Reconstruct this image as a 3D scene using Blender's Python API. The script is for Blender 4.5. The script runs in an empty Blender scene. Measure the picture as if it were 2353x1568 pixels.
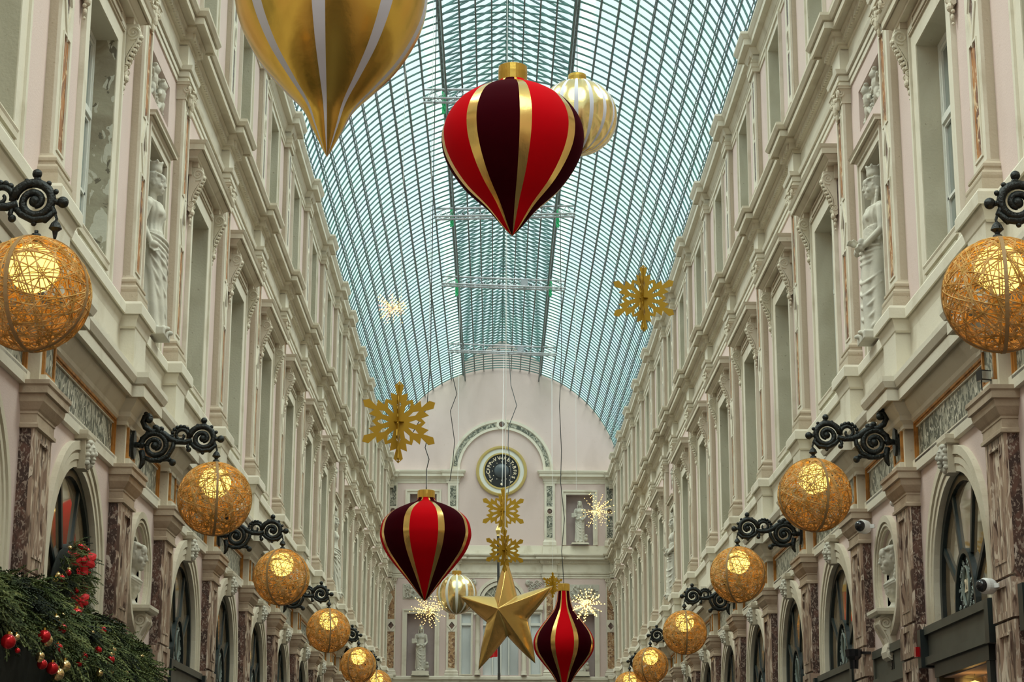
import bpy, bmesh, math, random
from mathutils import Vector, Matrix, noise
from mathutils.geometry import tessellate_polygon
PI=math.pi; rad=math.radians
sc=bpy.context.scene; COL=sc.collection
rnd=random.Random(7)

# ------------------------------------------------------------------ materials
MATS={}
def nodes(name):
    m=bpy.data.materials.new(name); m.use_nodes=True; nt=m.node_tree
    b=nt.nodes['Principled BSDF']; return m,nt,b
def pos_vec(nt,scale,stretch=(1,1,1)):
    g=nt.nodes.new('ShaderNodeNewGeometry'); mp=nt.nodes.new('ShaderNodeMapping')
    nt.links.new(g.outputs['Position'],mp.inputs['Vector'])
    mp.inputs['Scale'].default_value=(scale*stretch[0],scale*stretch[1],scale*stretch[2])
    return mp.outputs['Vector']
def noise_fac(nt,scale,stretch=(1,1,1),detail=4,lo=.4,hi=.6,dist=0,rough=.5):
    n=nt.nodes.new('ShaderNodeTexNoise'); n.inputs['Scale'].default_value=1; n.inputs['Detail'].default_value=detail
    n.inputs['Distortion'].default_value=dist; n.inputs['Roughness'].default_value=rough
    nt.links.new(pos_vec(nt,scale,stretch),n.inputs['Vector'])
    r=nt.nodes.new('ShaderNodeMapRange'); r.inputs['From Min'].default_value=lo; r.inputs['From Max'].default_value=hi
    nt.links.new(n.outputs['Fac'],r.inputs['Value']); return r.outputs['Result'],n
def mix(nt,fac,a,b):
    x=nt.nodes.new('ShaderNodeMix'); x.data_type='RGBA'
    for s,v in ((x.inputs[6],a),(x.inputs[7],b)):
        if isinstance(v,tuple): s.default_value=(*v,1)
        else: nt.links.new(v,s)
    if isinstance(fac,(int,float)): x.inputs[0].default_value=fac
    else: nt.links.new(fac,x.inputs[0])
    return x.outputs[2]
def mat(name,col,rough=.7,metal=0,layers=(),bump=None,**kw):
    if name in MATS: return MATS[name]
    m,nt,b=nodes(name); c=tuple(col)
    for (c2,scale,stretch,lo,hi,dist,det) in layers:
        f,_=noise_fac(nt,scale,stretch,det,lo,hi,dist); c=mix(nt,f,c,tuple(c2))
    if isinstance(c,tuple): b.inputs['Base Color'].default_value=(*c,1)
    else: nt.links.new(c,b.inputs['Base Color'])
    b.inputs['Roughness'].default_value=rough; b.inputs['Metallic'].default_value=metal
    for k,v in kw.items(): b.inputs[k].default_value=v
    if bump:
        f,n=noise_fac(nt,bump[0],(1,1,1),6,0,1); bn=nt.nodes.new('ShaderNodeBump'); bn.inputs['Strength'].default_value=bump[1]
        bn.inputs['Distance'].default_value=.02; nt.links.new(f,bn.inputs['Height']); nt.links.new(bn.outputs['Normal'],b.inputs['Normal'])
    MATS[name]=m; return m
S1=(1,1,1)
CREAM=mat('cream_paint',(.66,.60,.475),.65,layers=[((.53,.46,.34),1.6,S1,.5,.72,.6,5),((.55,.49,.38),22,S1,.66,.74,0,3)],bump=(40,.15))
CREAM2=mat('cream_light',(.71,.66,.545),.6,layers=[((.56,.50,.385),2.2,S1,.52,.75,.5,5)],bump=(40,.12))
STONE=mat('stone_paint',(.52,.445,.335),.7,layers=[((.47,.395,.29),3,(1,1,.35),.48,.7,.8,6),((.36,.29,.2),30,S1,.68,.75,0,3)],bump=(30,.25))
PINK=mat('pink_stucco',(.68,.545,.505),.8,layers=[((.60,.475,.435),.9,(1,1,.5),.45,.7,.4,5),((.60,.47,.40),14,S1,.67,.76,0,3)],bump=(60,.15))
REVEAL=mat('reveal_plaster',(.56,.52,.405),.75,layers=[((.46,.42,.31),1.5,(1,1,.6),.45,.65,.6,6),((.33,.28,.2),18,S1,.68,.75,0,3)],bump=(35,.3))
PEEL=mat('peeling_plaster',(.40,.37,.275),.75,layers=[((.30,.26,.185),2.2,S1,.45,.6,.8,6),((.60,.585,.49),4.2,(1,1,.7),.555,.565,.9,9),((.16,.14,.10),5.5,(1,1,.7),.628,.634,1.2,9)],bump=(9,.7))
BROWNM=mat('brown_marble',(.42,.175,.05),.45,layers=[((.14,.05,.02),5,(1,1,.5),.45,.6,1.5,6),((.68,.52,.32),9,(1,1,.6),.57,.63,1.8,8)])
TANM=mat('tan_marble',(.42,.25,.12),.45,layers=[((.20,.10,.05),5,S1,.48,.56,2,8),((.62,.47,.30),7,S1,.55,.62,1.8,8)])
DARKM=mat('dark_marble',(.13,.062,.045),.38,layers=[((.045,.022,.018),6,(1,1,.6),.42,.55,1.5,6),((.30,.235,.19),30,(1,1,.6),.53,.60,1.6,9),((.48,.41,.35),7,(1,1,.7),.63,.66,1.4,9)],bump=(20,.1))
LIGHTM=mat('light_marble',(.36,.25,.185),.42,layers=[((.10,.055,.04),10,(1,1,.30),.52,.58,1.0,9),((.68,.58,.47),15,(1,1,.22),.54,.59,1.4,9)],bump=(20,.1))
GREENM=mat('veined_marble',(.36,.35,.275),.45,layers=[((.10,.105,.08),5,(1,1,.8),.47,.52,2.5,9),((.62,.60,.50),9,(1,1,.7),.58,.62,2,9)])
GOLDF=mat('gilded_frame',(.52,.235,.05),.5,.25,layers=[((.33,.14,.03),8,S1,.45,.6,0,4)])
STATUE=mat('statue_plaster',(.58,.55,.465),.75,layers=[((.46,.44,.38),4,S1,.45,.7,.4,6)],bump=(50,.12))
NICHE=mat('niche_paint',(.50,.46,.37),.8,layers=[((.42,.38,.30),2,S1,.45,.7,.3,4)])
MAUVE=mat('mauve_paint',(.46,.37,.35),.8,layers=[((.40,.32,.30),2,S1,.45,.7,.3,4)])
IRON=mat('black_iron',(.010,.013,.012),.38,.3,bump=(55,.5))
DKFRAME=mat('dark_green_wood',(.008,.014,.014),.4,layers=[((.014,.024,.023),3,S1,.45,.6,0,3)])
GREYSIGN=mat('grey_fascia',(.075,.078,.062),.5,layers=[((.055,.055,.043),2,S1,.4,.6,0,4)])
WHITEF=mat('white_window_paint',(.72,.73,.68),.5)
BARS=mat('glazing_iron',(.05,.12,.11),.5,layers=[((.07,.19,.17),2,S1,.45,.6,0,3)])
PURL=mat('purlin_iron',(.10,.12,.115),.5)
GREYG=mat('frosted_pane',(.42,.48,.44),.6)
SILVER=mat('truss_aluminium',(.42,.44,.46),.45,.4)
GREENROPE=mat('green_sling',(.02,.45,.16),.6)
CABLE=mat('black_cable',(.03,.03,.03),.6); CABLEW=mat('white_cable',(.72,.72,.70),.6)
RED=mat('red_velvet',(.50,.0,.004),.95,**{'Specular IOR Level':.1,'Sheen Weight':.04,'Sheen Roughness':.4})
RED.node_tree.nodes['Principled BSDF'].inputs['Sheen Tint'].default_value=(1,.05,.12,1)
BURG=mat('burgundy_velvet',(.030,.0,.002),.95,**{'Specular IOR Level':.05,'Sheen Weight':.05,'Sheen Roughness':.4})
BURG.node_tree.nodes['Principled BSDF'].inputs['Sheen Tint'].default_value=(.8,.02,.16,1)
GOLD=mat('gold_foil',(.78,.50,.16),.24,.95,bump=(7,.22))
GOLDS=mat('gold_satin',(.62,.38,.075),.26,.95,bump=(4,.35))
LILAC=mat('lilac_stripe',(.56,.54,.62),.5)
PALEGOLD=mat('pale_gold_foil',(.80,.60,.27),.2,.95,bump=(6,.25))
OCHRE=mat('ochre_gold_sheet',(.40,.22,.008),.42,.45)
BRASS=mat('brass_trim',(.62,.46,.17),.35,.7)
BLACKD=mat('black_dial',(.012,.012,.012),.35)
LETTER=mat('cream_letter',(.85,.72,.52),.6)
WICK=None
def mk_wicker():
    m,nt,b=nodes('wicker_strand'); nt.nodes.remove(b); out=nt.nodes['Material Output']
    f,_=noise_fac(nt,14,S1,2,.4,.6); c=mix(nt,f,(.66,.38,.11),(.86,.58,.24))
    d=nt.nodes.new('ShaderNodeBsdfDiffuse'); t=nt.nodes.new('ShaderNodeBsdfTranslucent'); x=nt.nodes.new('ShaderNodeMixShader'); x.inputs[0].default_value=.25
    nt.links.new(c,d.inputs[0]); nt.links.new(c,t.inputs[0]); nt.links.new(d.outputs[0],x.inputs[1]); nt.links.new(t.outputs[0],x.inputs[2]); nt.links.new(x.outputs[0],out.inputs[0]); return m
WICK=mk_wicker()
BAND=mat('rattan_band',(.36,.22,.09),.6)
def emit(name,col,st):
    m,nt,b=nodes(name); nt.nodes.remove(b); e=nt.nodes.new('ShaderNodeEmission'); e.inputs[0].default_value=(*col,1); e.inputs[1].default_value=st
    nt.links.new(e.outputs[0],nt.nodes['Material Output'].inputs[0]); return m
BULB=emit('lamp_globe',(1,.60,.11),3.0)
FAIRY=emit('fairy_bulb',(1,.66,.20),3.2)
FAIRYR=emit('fairy_bulb_pink',(1,.42,.36),1.6)
def glass_roof():
    m,nt,b=nodes('roof_glass'); nt.nodes.remove(b); out=nt.nodes['Material Output']
    f,_=noise_fac(nt,.35,(1,2,1),3,.4,.6); c=mix(nt,f,(.86,.97,1.0),(.84,1.0,.92))
    t=nt.nodes.new('ShaderNodeBsdfTransparent'); nt.links.new(c,t.inputs[0])
    g=nt.nodes.new('ShaderNodeBsdfGlossy'); g.inputs['Roughness'].default_value=.08
    x=nt.nodes.new('ShaderNodeMixShader'); x.inputs[0].default_value=.04
    nt.links.new(t.outputs[0],x.inputs[1]); nt.links.new(g.outputs[0],x.inputs[2]); nt.links.new(x.outputs[0],out.inputs[0]); return m
RGLASS=glass_roof()
def frost():
    m,nt,b=nodes('hazy_pane'); nt.nodes.remove(b); out=nt.nodes['Material Output']
    t=nt.nodes.new('ShaderNodeBsdfTransparent'); t.inputs[0].default_value=(.86,.93,.88,1)
    g=nt.nodes.new('ShaderNodeBsdfTranslucent'); g.inputs[0].default_value=(.62,.70,.64,1)
    x=nt.nodes.new('ShaderNodeMixShader'); x.inputs[0].default_value=.55
    nt.links.new(t.outputs[0],x.inputs[1]); nt.links.new(g.outputs[0],x.inputs[2]); nt.links.new(x.outputs[0],out.inputs[0]); return m
FROST=frost()
def pane(name,col,gl,rough):
    m,nt,b=nodes(name); nt.nodes.remove(b); out=nt.nodes['Material Output']
    d=nt.nodes.new('ShaderNodeBsdfDiffuse'); f,_=noise_fac(nt,.8,(1,1,.4),3,.4,.65); c=mix(nt,f,col,tuple(q*.6 for q in col)); nt.links.new(c,d.inputs[0])
    g=nt.nodes.new('ShaderNodeBsdfGlossy'); g.inputs['Roughness'].default_value=rough; x=nt.nodes.new('ShaderNodeMixShader'); x.inputs[0].default_value=gl
    nt.links.new(d.outputs[0],x.inputs[1]); nt.links.new(g.outputs[0],x.inputs[2]); nt.links.new(x.outputs[0],out.inputs[0]); return m
WGLASS=pane('window_glass',(.30,.34,.31),.35,.05)
SGLASS=pane('shop_glass',(.30,.22,.13),.6,.03)
def clearg():
    m,nt,b=nodes('clear_glass'); nt.nodes.remove(b); out=nt.nodes['Material Output']; t=nt.nodes.new('ShaderNodeBsdfTransparent'); g=nt.nodes.new('ShaderNodeBsdfGlossy'); g.inputs['Roughness'].default_value=.03; x=nt.nodes.new('ShaderNodeMixShader'); x.inputs[0].default_value=.12
    nt.links.new(t.outputs[0],x.inputs[1]); nt.links.new(g.outputs[0],x.inputs[2]); nt.links.new(x.outputs[0],out.inputs[0]); return m
CLEARG=clearg()
PALEGL=pane('pale_window_sheet',(.62,.66,.66),.08,.3)
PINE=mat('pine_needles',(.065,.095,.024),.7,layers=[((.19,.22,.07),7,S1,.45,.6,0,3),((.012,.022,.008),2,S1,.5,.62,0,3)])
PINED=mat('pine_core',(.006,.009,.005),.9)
REDB=mat('red_bauble',(.55,.01,.015),.15,.5); GOLDB=mat('gold_bauble',(.80,.60,.28),.15,.95)
BOW=mat('red_bow_cloth',(.62,.01,.015),.6)
WHITEP=mat('white_plastic',(.75,.75,.74),.35); BLACKP=mat('black_plastic',(.012,.012,.014),.12)
FLOORM=mat('floor_stone',(.09,.08,.07),.4,layers=[((.05,.045,.04),3,S1,.45,.6,0,4)])
WARMWALL=mat('shop_interior',(.42,.24,.09),.7,layers=[((.18,.10,.04),3,S1,.5,.56,2,8)])
REDFLAG=mat('red_cloth',(.65,.02,.02),.7)

# ------------------------------------------------------------------ mesh builder
class B:
    def __init__(s): s.v=[];s.f=[];s.m=[]
    def add(s,vs,fs,mi=0):
        n=len(s.v); s.v+= [tuple(p) for p in vs]; s.f+=[tuple(i+n for i in f) for f in fs]; s.m+=[mi]*len(fs); return s
    def box(s,x0,x1,y0,y1,z0,z1,mi=0):
        return s.add([(x0,y0,z0),(x1,y0,z0),(x1,y1,z0),(x0,y1,z0),(x0,y0,z1),(x1,y0,z1),(x1,y1,z1),(x0,y1,z1)],
          [(0,3,2,1),(4,5,6,7),(0,1,5,4),(1,2,6,5),(2,3,7,6),(3,0,4,7)],mi)
    def sweep(s,path,prof,mi=0,closed=False):
        n=len(path); dirs=[]
        for i in range(n if closed else n-1):
            a=path[i];b=path[(i+1)%n]; L=math.hypot(b[0]-a[0],b[1]-a[1]); dirs.append(((b[1]-a[1])/L,-(b[0]-a[0])/L))
        vs=[]
        for i in range(n):
            if closed: n1=dirs[i-1];n2=dirs[i]
            else: n1=dirs[max(i-1,0)];n2=dirs[min(i,n-2)]
            dt=1+n1[0]*n2[0]+n1[1]*n2[1]; mx=(n1[0]+n2[0])/dt; my=(n1[1]+n2[1])/dt
            vs+=[(path[i][0]+o*mx,path[i][1]+o*my,z) for o,z in prof]
        k=len(prof); fs=[]
        for i in range(n if closed else n-1):
            j=(i+1)%n
            for a in range(k-1): fs.append((i*k+a,j*k+a,j*k+a+1,i*k+a+1))
        if not closed: fs.append(tuple(range(k))); fs.append(tuple((n-1)*k+a for a in range(k))[::-1])
        return s.add(vs,fs,mi)
    def plate(s,loops,d0,d1,mi=0,ax='yz',sides=True,back=True):
        # loops of 2D points; ax maps (a,b,d)
        fn={'yz':lambda a,b,d:(d,a,b),'xz':lambda a,b,d:(a,d,b),'xy':lambda a,b,d:(a,b,d)}[ax]
        tri=tessellate_polygon([[Vector((p[0],p[1],0)) for p in L] for L in loops])
        flat=[p for L in loops for p in L]; N=len(flat)
        vs=[fn(p[0],p[1],d1) for p in flat]+[fn(p[0],p[1],d0) for p in flat]
        fs=[tuple(t) for t in tri]
        if back: fs+=[tuple(i+N for i in reversed(t)) for t in tri]
        if sides:
            o=0
            for L in loops:
                n=len(L)
                for i in range(n): j=(i+1)%n; fs.append((o+i,o+j,N+o+j,N+o+i))
                o+=n
        return s.add(vs,fs,mi)
    def lathe(s,prof,n=32,c=(0,0,0),mi=0,mfn=None,sy=1):
        vs=[];fs=[];ms=[]
        for r,z in prof:
            for k in range(n):
                a=2*PI*k/n; vs.append((c[0]+r*math.cos(a),c[1]+sy*r*math.sin(a),c[2]+z))
        for i in range(len(prof)-1):
            for k in range(n):
                j=(k+1)%n; fs.append((i*n+k,i*n+j,(i+1)*n+j,(i+1)*n+k)); ms.append(mfn(k,i) if mfn else mi)
        q=len(s.v); s.v+=vs; s.f+=[tuple(i+q for i in f) for f in fs]; s.m+=ms; return s
    def tube(s,pts,r,n=6,mi=0,closed=False,flat=1):
        pts=[Vector(p) for p in pts]; N=len(pts); rs=r if isinstance(r,(list,tuple)) else [r]*N
        vs=[];ref=Vector((0,0,1)); up=None
        for i,p in enumerate(pts):
            a=pts[(i-1)%N] if (closed or i>0) else pts[0]; b=pts[(i+1)%N] if (closed or i<N-1) else pts[-1]
            t=(b-a)
            if t.length<1e-9: t=Vector((0,0,1))
            t.normalize()
            if up is None:
                up=ref if abs(t.z)<.9 else Vector((1,0,0))
            u=(up-t*up.dot(t))
            if u.length<1e-6: u=t.orthogonal()
            u.normalize(); w=t.cross(u); up=u
            for k in range(n):
                an=2*PI*k/n; vs.append(p+(u*math.cos(an)+w*math.sin(an)*flat)*rs[i])
        fs=[]
        for i in range(N if closed else N-1):
            j=(i+1)%N
            for k in range(n): l=(k+1)%n; fs.append((i*n+k,i*n+l,j*n+l,j*n+k))
        if not closed: fs.append(tuple(range(n))[::-1]); fs.append(tuple((N-1)*n+k for k in range(n)))
        return s.add(vs,fs,mi)
    def ball(s,c,r,n=12,m=8,mi=0,rot=None):
        r=(r,r,r) if isinstance(r,(int,float)) else r; c=Vector(c); vs=[];fs=[]
        for i in range(m+1):
            th=PI*i/m
            for k in range(n):
                a=2*PI*k/n; p=Vector((r[0]*math.sin(th)*math.cos(a),r[1]*math.sin(th)*math.sin(a),r[2]*math.cos(th)))
                if rot: p=rot@p
                vs.append(c+p)
        for i in range(m):
            for k in range(n): l=(k+1)%n; fs.append((i*n+k,(i+1)*n+k,(i+1)*n+l,i*n+l))
        return s.add(vs,fs,mi)
    def capsule(s,a,b,ra,rb,n=10,mi=0):
        a=Vector(a);b=Vector(b); d=b-a; k=6; pts=[];rs=[]
        dn=d.normalized()
        for i in range(k): t=i/k*PI/2; pts.append(a-dn*ra*math.cos(t)); rs.append(max(ra*math.sin(t),.001))
        pts.append(a);rs.append(ra); pts.append(b);rs.append(rb)
        for i in range(1,k+1): t=i/k*PI/2; pts.append(b+dn*rb*math.sin(t)); rs.append(max(rb*math.cos(t),.001))
        return s.tube(pts,rs,n,mi)
    def mesh(s,name):
        me=bpy.data.meshes.new(name); me.from_pydata(s.v,[],s.f); me.polygons.foreach_set('material_index',s.m); return me
def fin(me,merge=0):
    bm=bmesh.new(); bm.from_mesh(me)
    if merge: bmesh.ops.remove_doubles(bm,verts=bm.verts,dist=merge)
    bmesh.ops.recalc_face_normals(bm,faces=bm.faces); bm.to_mesh(me); bm.free()
def O(name,b,mats,parent=None,loc=(0,0,0),rot=(0,0,0),smooth=False,merge=0):
    me=b if isinstance(b,bpy.types.Mesh) else b.mesh(name)
    if not isinstance(b,bpy.types.Mesh): fin(me,merge)
    if not isinstance(mats,(list,tuple)): mats=[mats]
    if not me.materials:
        for m in mats: me.materials.append(m)
    if smooth: me.polygons.foreach_set('use_smooth',[True]*len(me.polygons))
    o=bpy.data.objects.new(name,me); COL.objects.link(o); o.location=loc; o.rotation_euler=rot; o.parent=parent
    return o
def E(name,loc=(0,0,0),rz=0):
    o=bpy.data.objects.new(name,None); COL.objects.link(o); o.location=loc; o.rotation_euler=(0,0,rz); o.empty_display_size=.1; return o
def tag(o,label=None,cat=None,group=None,kind=None):
    for k,v in (('label',label),('category',cat),('group',group),('kind',kind)):
        if v: o[k]=v
    return o
def dup(o,parent=None):
    c=o.copy(); COL.objects.link(c); c.parent=parent
    for ch in [q for q in o.children]:
        dup(ch,c)
    return c
class Rep:
    def __init__(s,root): s.r=root; s.used=False
    def put(s,loc,rz,label,cat=None,group=None,kind=None,scale=1,name=None):
        if not s.used: o=s.r; s.used=True
        else: o=dup(s.r)
        if name: o.name=name
        o.location=loc; o.rotation_euler[2]=rz; o.scale=(scale,)*3
        return tag(o,label,cat,group,kind)
def remesh(b,voxel,smooth=2,disp=None):
    me=b.mesh('tmp'); fin(me); o=bpy.data.objects.new('tmp',me); COL.objects.link(o)
    r=o.modifiers.new('r','REMESH'); r.mode='VOXEL'; r.voxel_size=voxel
    sm=o.modifiers.new('s','SMOOTH'); sm.iterations=smooth; sm.factor=.5
    dg=bpy.context.evaluated_depsgraph_get(); dg.update(); ev=o.evaluated_get(dg); out=bpy.data.meshes.new_from_object(ev)
    bpy.data.objects.remove(o); bpy.data.meshes.remove(me)
    if disp:
        for v in out.vertices: v.co+=disp(v.co)
    out.polygons.foreach_set('use_smooth',[True]*len(out.polygons)); return out
def text_mesh(txt,size,depth=.004):
    cu=bpy.data.curves.new('t','FONT'); cu.body=txt; cu.size=size; cu.extrude=depth; cu.align_x='CENTER'; cu.align_y='CENTER'; cu.offset=size*.02
    o=bpy.data.objects.new('t',cu); COL.objects.link(o); dg=bpy.context.evaluated_depsgraph_get(); dg.update()
    me=bpy.data.meshes.new_from_object(o.evaluated_get(dg)); bpy.data.objects.remove(o); bpy.data.curves.remove(cu); me.materials.clear(); return me
def spiral(c,r0,r1,a0,turns,n=28):
    return [(c[0]+(r0+(r1-r0)*t/n)*math.cos(a0+turns*2*PI*t/n),c[1]+(r0+(r1-r0)*t/n)*math.sin(a0+turns*2*PI*t/n)) for t in range(n+1)]
def arc(c,r,a0,a1,n,sy=1): return [(c[0]+r*math.cos(a0+(a1-a0)*i/n),c[1]+sy*r*math.sin(a0+(a1-a0)*i/n)) for i in range(n+1)]
def rect(y0,y1,z0,z1): return [(y0,z0),(y1,z0),(y1,z1),(y0,z1)]
ORD=['nearest','second','third','fourth','fifth','sixth','seventh','eighth','ninth','tenth','eleventh','twelfth','thirteenth','fourteenth','fifteenth','sixteenth','seventeenth']
def nth(i): return 'nearest the camera' if i==0 else ORD[i]+' from the camera'

# ------------------------------------------------------------------ layout
W=4.21; YE=72.2; w=3.88; nb=2.72
P=[12.41]
for i in range(16): P.append(P[-1]+(nb if i in (2,9) else w))
YE=P[16]+.03
SIDES=[('left',-1),('right',1)]
def place(side,y,z): return ((-W if side<0 else W,y,z), 0 if side<0 else PI)

# ------------------------------------------------------------------ walls (structure)
def arch_hole(c): return [(c-1.08,3.60)]+[(c-1.08*math.cos(PI*i/20),3.88+1.08*math.sin(PI*i/20)) for i in range(21)]+[(c+1.08,3.60)]
for nm,sd in SIDES:
    b=B()
    for i in range(16):
        y0,y1=P[i],P[i+1]; c=(y0+y1)/2
        if i in (2,9):
            holes=[[(c+.52*math.cos(2*PI*k/32),4.36+.53*math.sin(2*PI*k/32)) for k in range(32)],rect(c-.56,c+.56,7.06,9.33),rect(c-.64,c+.64,9.86,10.38),rect(c-.45,c+.45,11.9,13.85)]
        else: holes=([rect(c-.98,c+.98,.3,3.07)] if (i==1 and sd>0) else [])+[arch_hole(c),rect(c-.665,c+.665,7.05,9.62),rect(c-.58,c+.58,11.75,13.9)]
        b.plate([rect(y0,y1,0,14.62)]+holes,-.3,0)
        if i not in (2,9): b.box(-.3,0,y0,c-1.08,0,3.6) if 0 else None
    b.box(-.3,0,-12,P[0],0,14.62)
    b.box(-.34,-.3,-12,YE,0,14.62)          # backing behind the openings
    o=O('wall_'+nm,b,PINK,loc=((-W if sd<0 else W),0,0))
    if sd>0: o.scale=(-1,1,1)
    tag(o,'pink stucco %s wall of the arcade with rows of window openings'%nm,'wall',kind='structure')
b=B(); b.box(-4.6,4.6,-12.3,-12,0,18.8); tag(O('wall_back',b,PINK),'plain wall far behind the camera closing the arcade','wall',kind='structure')  # added out of view to darken the lower storeys; the gallery really runs on
b=B(); b.box(-4.6,4.6,-12,YE+.3,-.1,0); tag(O('floor',b,FLOORM),'stone arcade floor below the view','floor',kind='structure')

# plan path with pilaster breaks
def path(hw,dep,y0,y1,base=0,idx=range(17)):
    p=[(base,y0)]
    for k in idx:
        c=P[k]
        if c-hw<=y0: continue
        if c+hw>=y1:
            p+=[(base,c-hw),(dep,c-hw),(dep,y1)]; return p
        p+=[(base,c-hw),(dep,c-hw),(dep,c+hw),(base,c+hw)]
    p.append((base,y1)); return p
low_prof=[(0,5.70),(.03,5.70),(.03,5.74),(.07,5.78),(.07,5.83),(.12,5.90),(.15,5.955),(.15,5.985),(.205,5.985),(.205,5.955),(.23,5.955),(.23,6.07),(.215,6.075),(.215,6.09),(.25,6.09),(.28,6.15),(.28,6.205),(0,6.25)]
sill_prof=[(0,6.74),(.02,6.76),(.035,6.83),(.05,6.87),(.05,6.90),(.075,6.90),(.075,6.88),(.09,6.88),(.09,6.99),(.075,7.02),(0,7.03)]
arch_prof=[(0,10.62),(.02,10.62),(.02,10.685),(.008,10.69),(.008,10.70),(.035,10.70),(.035,10.765),(.02,10.77),(.02,10.785),(.06,10.785),(.075,10.84),(0,10.85)]
corn_prof=[(0,11.13),(.03,11.14),(.03,11.18),(.075,11.18),(.075,11.27),(.10,11.285),(.125,11.31),(.125,11.34),(.215,11.34),(.215,11.31),(.24,11.31),(.24,11.39),(.222,11.395),(.222,11.41),(.265,11.41),(.30,11.46),(.30,11.50),(0,11.54)]
top_prof=[(0,14.28),(.02,14.29),(.05,14.34),(.07,14.38),(.07,14.405),(.15,14.405),(.15,14.385),(.17,14.385),(.17,14.48),(.19,14.50),(.23,14.56),(.23,14.60),(0,14.63)]
topA_prof=[(0,13.98),(.02,13.98),(.02,14.05),(.035,14.06),(.035,14.12),(.05,14.14),(0,14.15)]
tr=1
def strip(nm,sd,prof,hw,dep,m,label,y0,extra=None,base=0):
    global tr
    b=B(); b.sweep(path(hw,dep,y0,YE-.02,base),prof)
    if extra: extra(b)
    o=O('trim_%d'%tr,b,m,loc=((-W if sd<0 else W),0,0)); tr+=1
    if sd>0: o.scale=(-1,1,1)
    tag(o,label%nm,'cornice',kind='structure')
def dentils(b):
    y=14.0
    while y<YE-.4:
        k=min(range(17),key=lambda q:abs(P[q]-y)); x=.11 if abs(P[k]-y)<.33 else 0
        b.box(x+.03,x+.105,y,y+.048,11.185,11.265); y+=.085
for nm,sd in SIDES:
    strip(nm,sd,low_prof,.33,.12,CREAM2,'deep cornice above the shop arches along the %s wall',-12)
    strip(nm,sd,sill_prof,.34,.17,CREAM2,'sill moulding stepping round each pedestal under the tall windows, %s wall',-12)
    strip(nm,sd,arch_prof,.26,.125,CREAM2,'stepped architrave band above the tall windows of the %s wall',-12)
    strip(nm,sd,corn_prof,.28,.11,CREAM,'main dentilled cornice between the two upper storeys, %s wall',-12,dentils)
    strip(nm,sd,topA_prof,.24,.12,CREAM,'thin architrave over the top-storey windows of the %s wall',-12)
    strip(nm,sd,top_prof,.27,.12,CREAM2,'top cornice just under the glass roof along the %s wall',-12)
    # plain bands: frieze, pedestal zone
    for (z0,z1,o,hw,dep,m,lab) in ((6.2,6.78,.02,.30,.16,CREAM2,'plain pedestal band with projecting blocks, %s wall'),(10.8,11.16,.012,.245,.115,CREAM2,'plain frieze under the main cornice of the %s wall'),(14.1,14.32,.01,.22,.11,CREAM2,'plain frieze under the top cornice of the %s wall'),(11.5,11.72,.02,.27,.12,CREAM2,'low parapet band standing on the main cornice, %s wall'),(5.24,5.37,.05,.16,.12,CREAM2,'cream band over the arches below the marble frieze, %s wall')):
        strip(nm,sd,[(0,z0),(o,z0),(o,z1),(0,z1)],hw,dep,m,lab,-12)
    b=B(); b.box(-.36,-.02,-12,YE,14.60,14.86)
    o=O('trim_%d'%tr,b,PINK,loc=((-W if sd<0 else W),0,0)); tr+=1
    if sd>0: o.scale=(-1,1,1)
    tag(o,'upstand behind the top cornice carrying the glass roof, %s side'%nm,'parapet',kind='structure')

# ------------------------------------------------------------------ marble frieze panels with gold frames (one per bay)
def frieze(half):
    r=E('frieze_panel'); b=B(); b.plate([rect(-half,half,.0,.34)],0,.012); O('marble_slab',b,GREENM,r)
    b=B()
    for k,(t,d) in enumerate(((0,.05),(.022,.035))):
        b.plate([rect(-half-.045+t,half+.045-t,-.045+t,.385-t),rect(-half-.02+t,half+.02-t,-.02+t,.36-t)],0,d)
    O('gold_frame',b,GOLDF,r); return Rep(r)
FZ=frieze((w-.66)/2-.1); FN=frieze((nb-.66)/2-.1)
# ------------------------------------------------------------------ ground floor pilaster
def ground_pilaster():
    r=E('marble_pilaster')
    b=B(); b.box(0,.10,-.31,.31,0,4.92); O('shaft',b,DARKM,r)
    b=B()
    for z0,z1 in ((0,2.2),(2.25,3.32),(3.70,4.90)):
        b.plate([rect(-.315,.315,z0,z1),rect(-.17,.17,z0+.12,z1-.10)],.10,.13); b.plate([rect(-.17,.17,z0+.12,z1-.10)],.10,.112)
        b.plate([rect(-.18,.18,z0+.11,z1-.09),rect(-.155,.155,z0+.135,z1-.115)],.10,.14)
    b.plate([rect(-.33,.33,3.34,3.67),rect(-.15,.15,3.40,3.61)],.10,.142); b.plate([rect(-.15,.15,3.40,3.61)],.1,.12)
    b.box(0,.105,-.325,.325,3.345,3.665)
    O('front_panel',b,LIGHTM,r)
    b=B(); p=[(0,-.315),(.13,-.315),(.13,.315),(0,.315)]
    b.sweep(p,[(0,4.88),(.03,4.885),(.03,4.915),(.012,4.93),(.012,5.0),(.02,5.005),(.02,5.025),(.035,5.04),(.075,5.10),(.085,5.145),(.085,5.16),(.11,5.165),(.11,5.225),(.125,5.24),(.125,5.275),(0,5.285)]); b.box(0,.14,-.3,.3,4.9,5.28)
    O('capital',b,mat('capital_stone',(.47,.37,.27),.6,layers=[((.36,.27,.19),3,S1,.45,.65,.5,5)],bump=(30,.2)),r)
    b=B(); b.box(0,.125,-.27,.27,5.28,5.97); O('block',b,CREAM,r)
    b=B(); b.plate([rect(-.17,.17,5.40,5.84)],.12,.132); O('inlay',b,DKFRAME if 0 else GREENM,r)
    b=B(); b.plate([rect(-.205,.205,5.365,5.875),rect(-.165,.165,5.405,5.835)],.12,.15); O('inlay_frame',b,GOLDF,r)
    return Rep(r)
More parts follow.
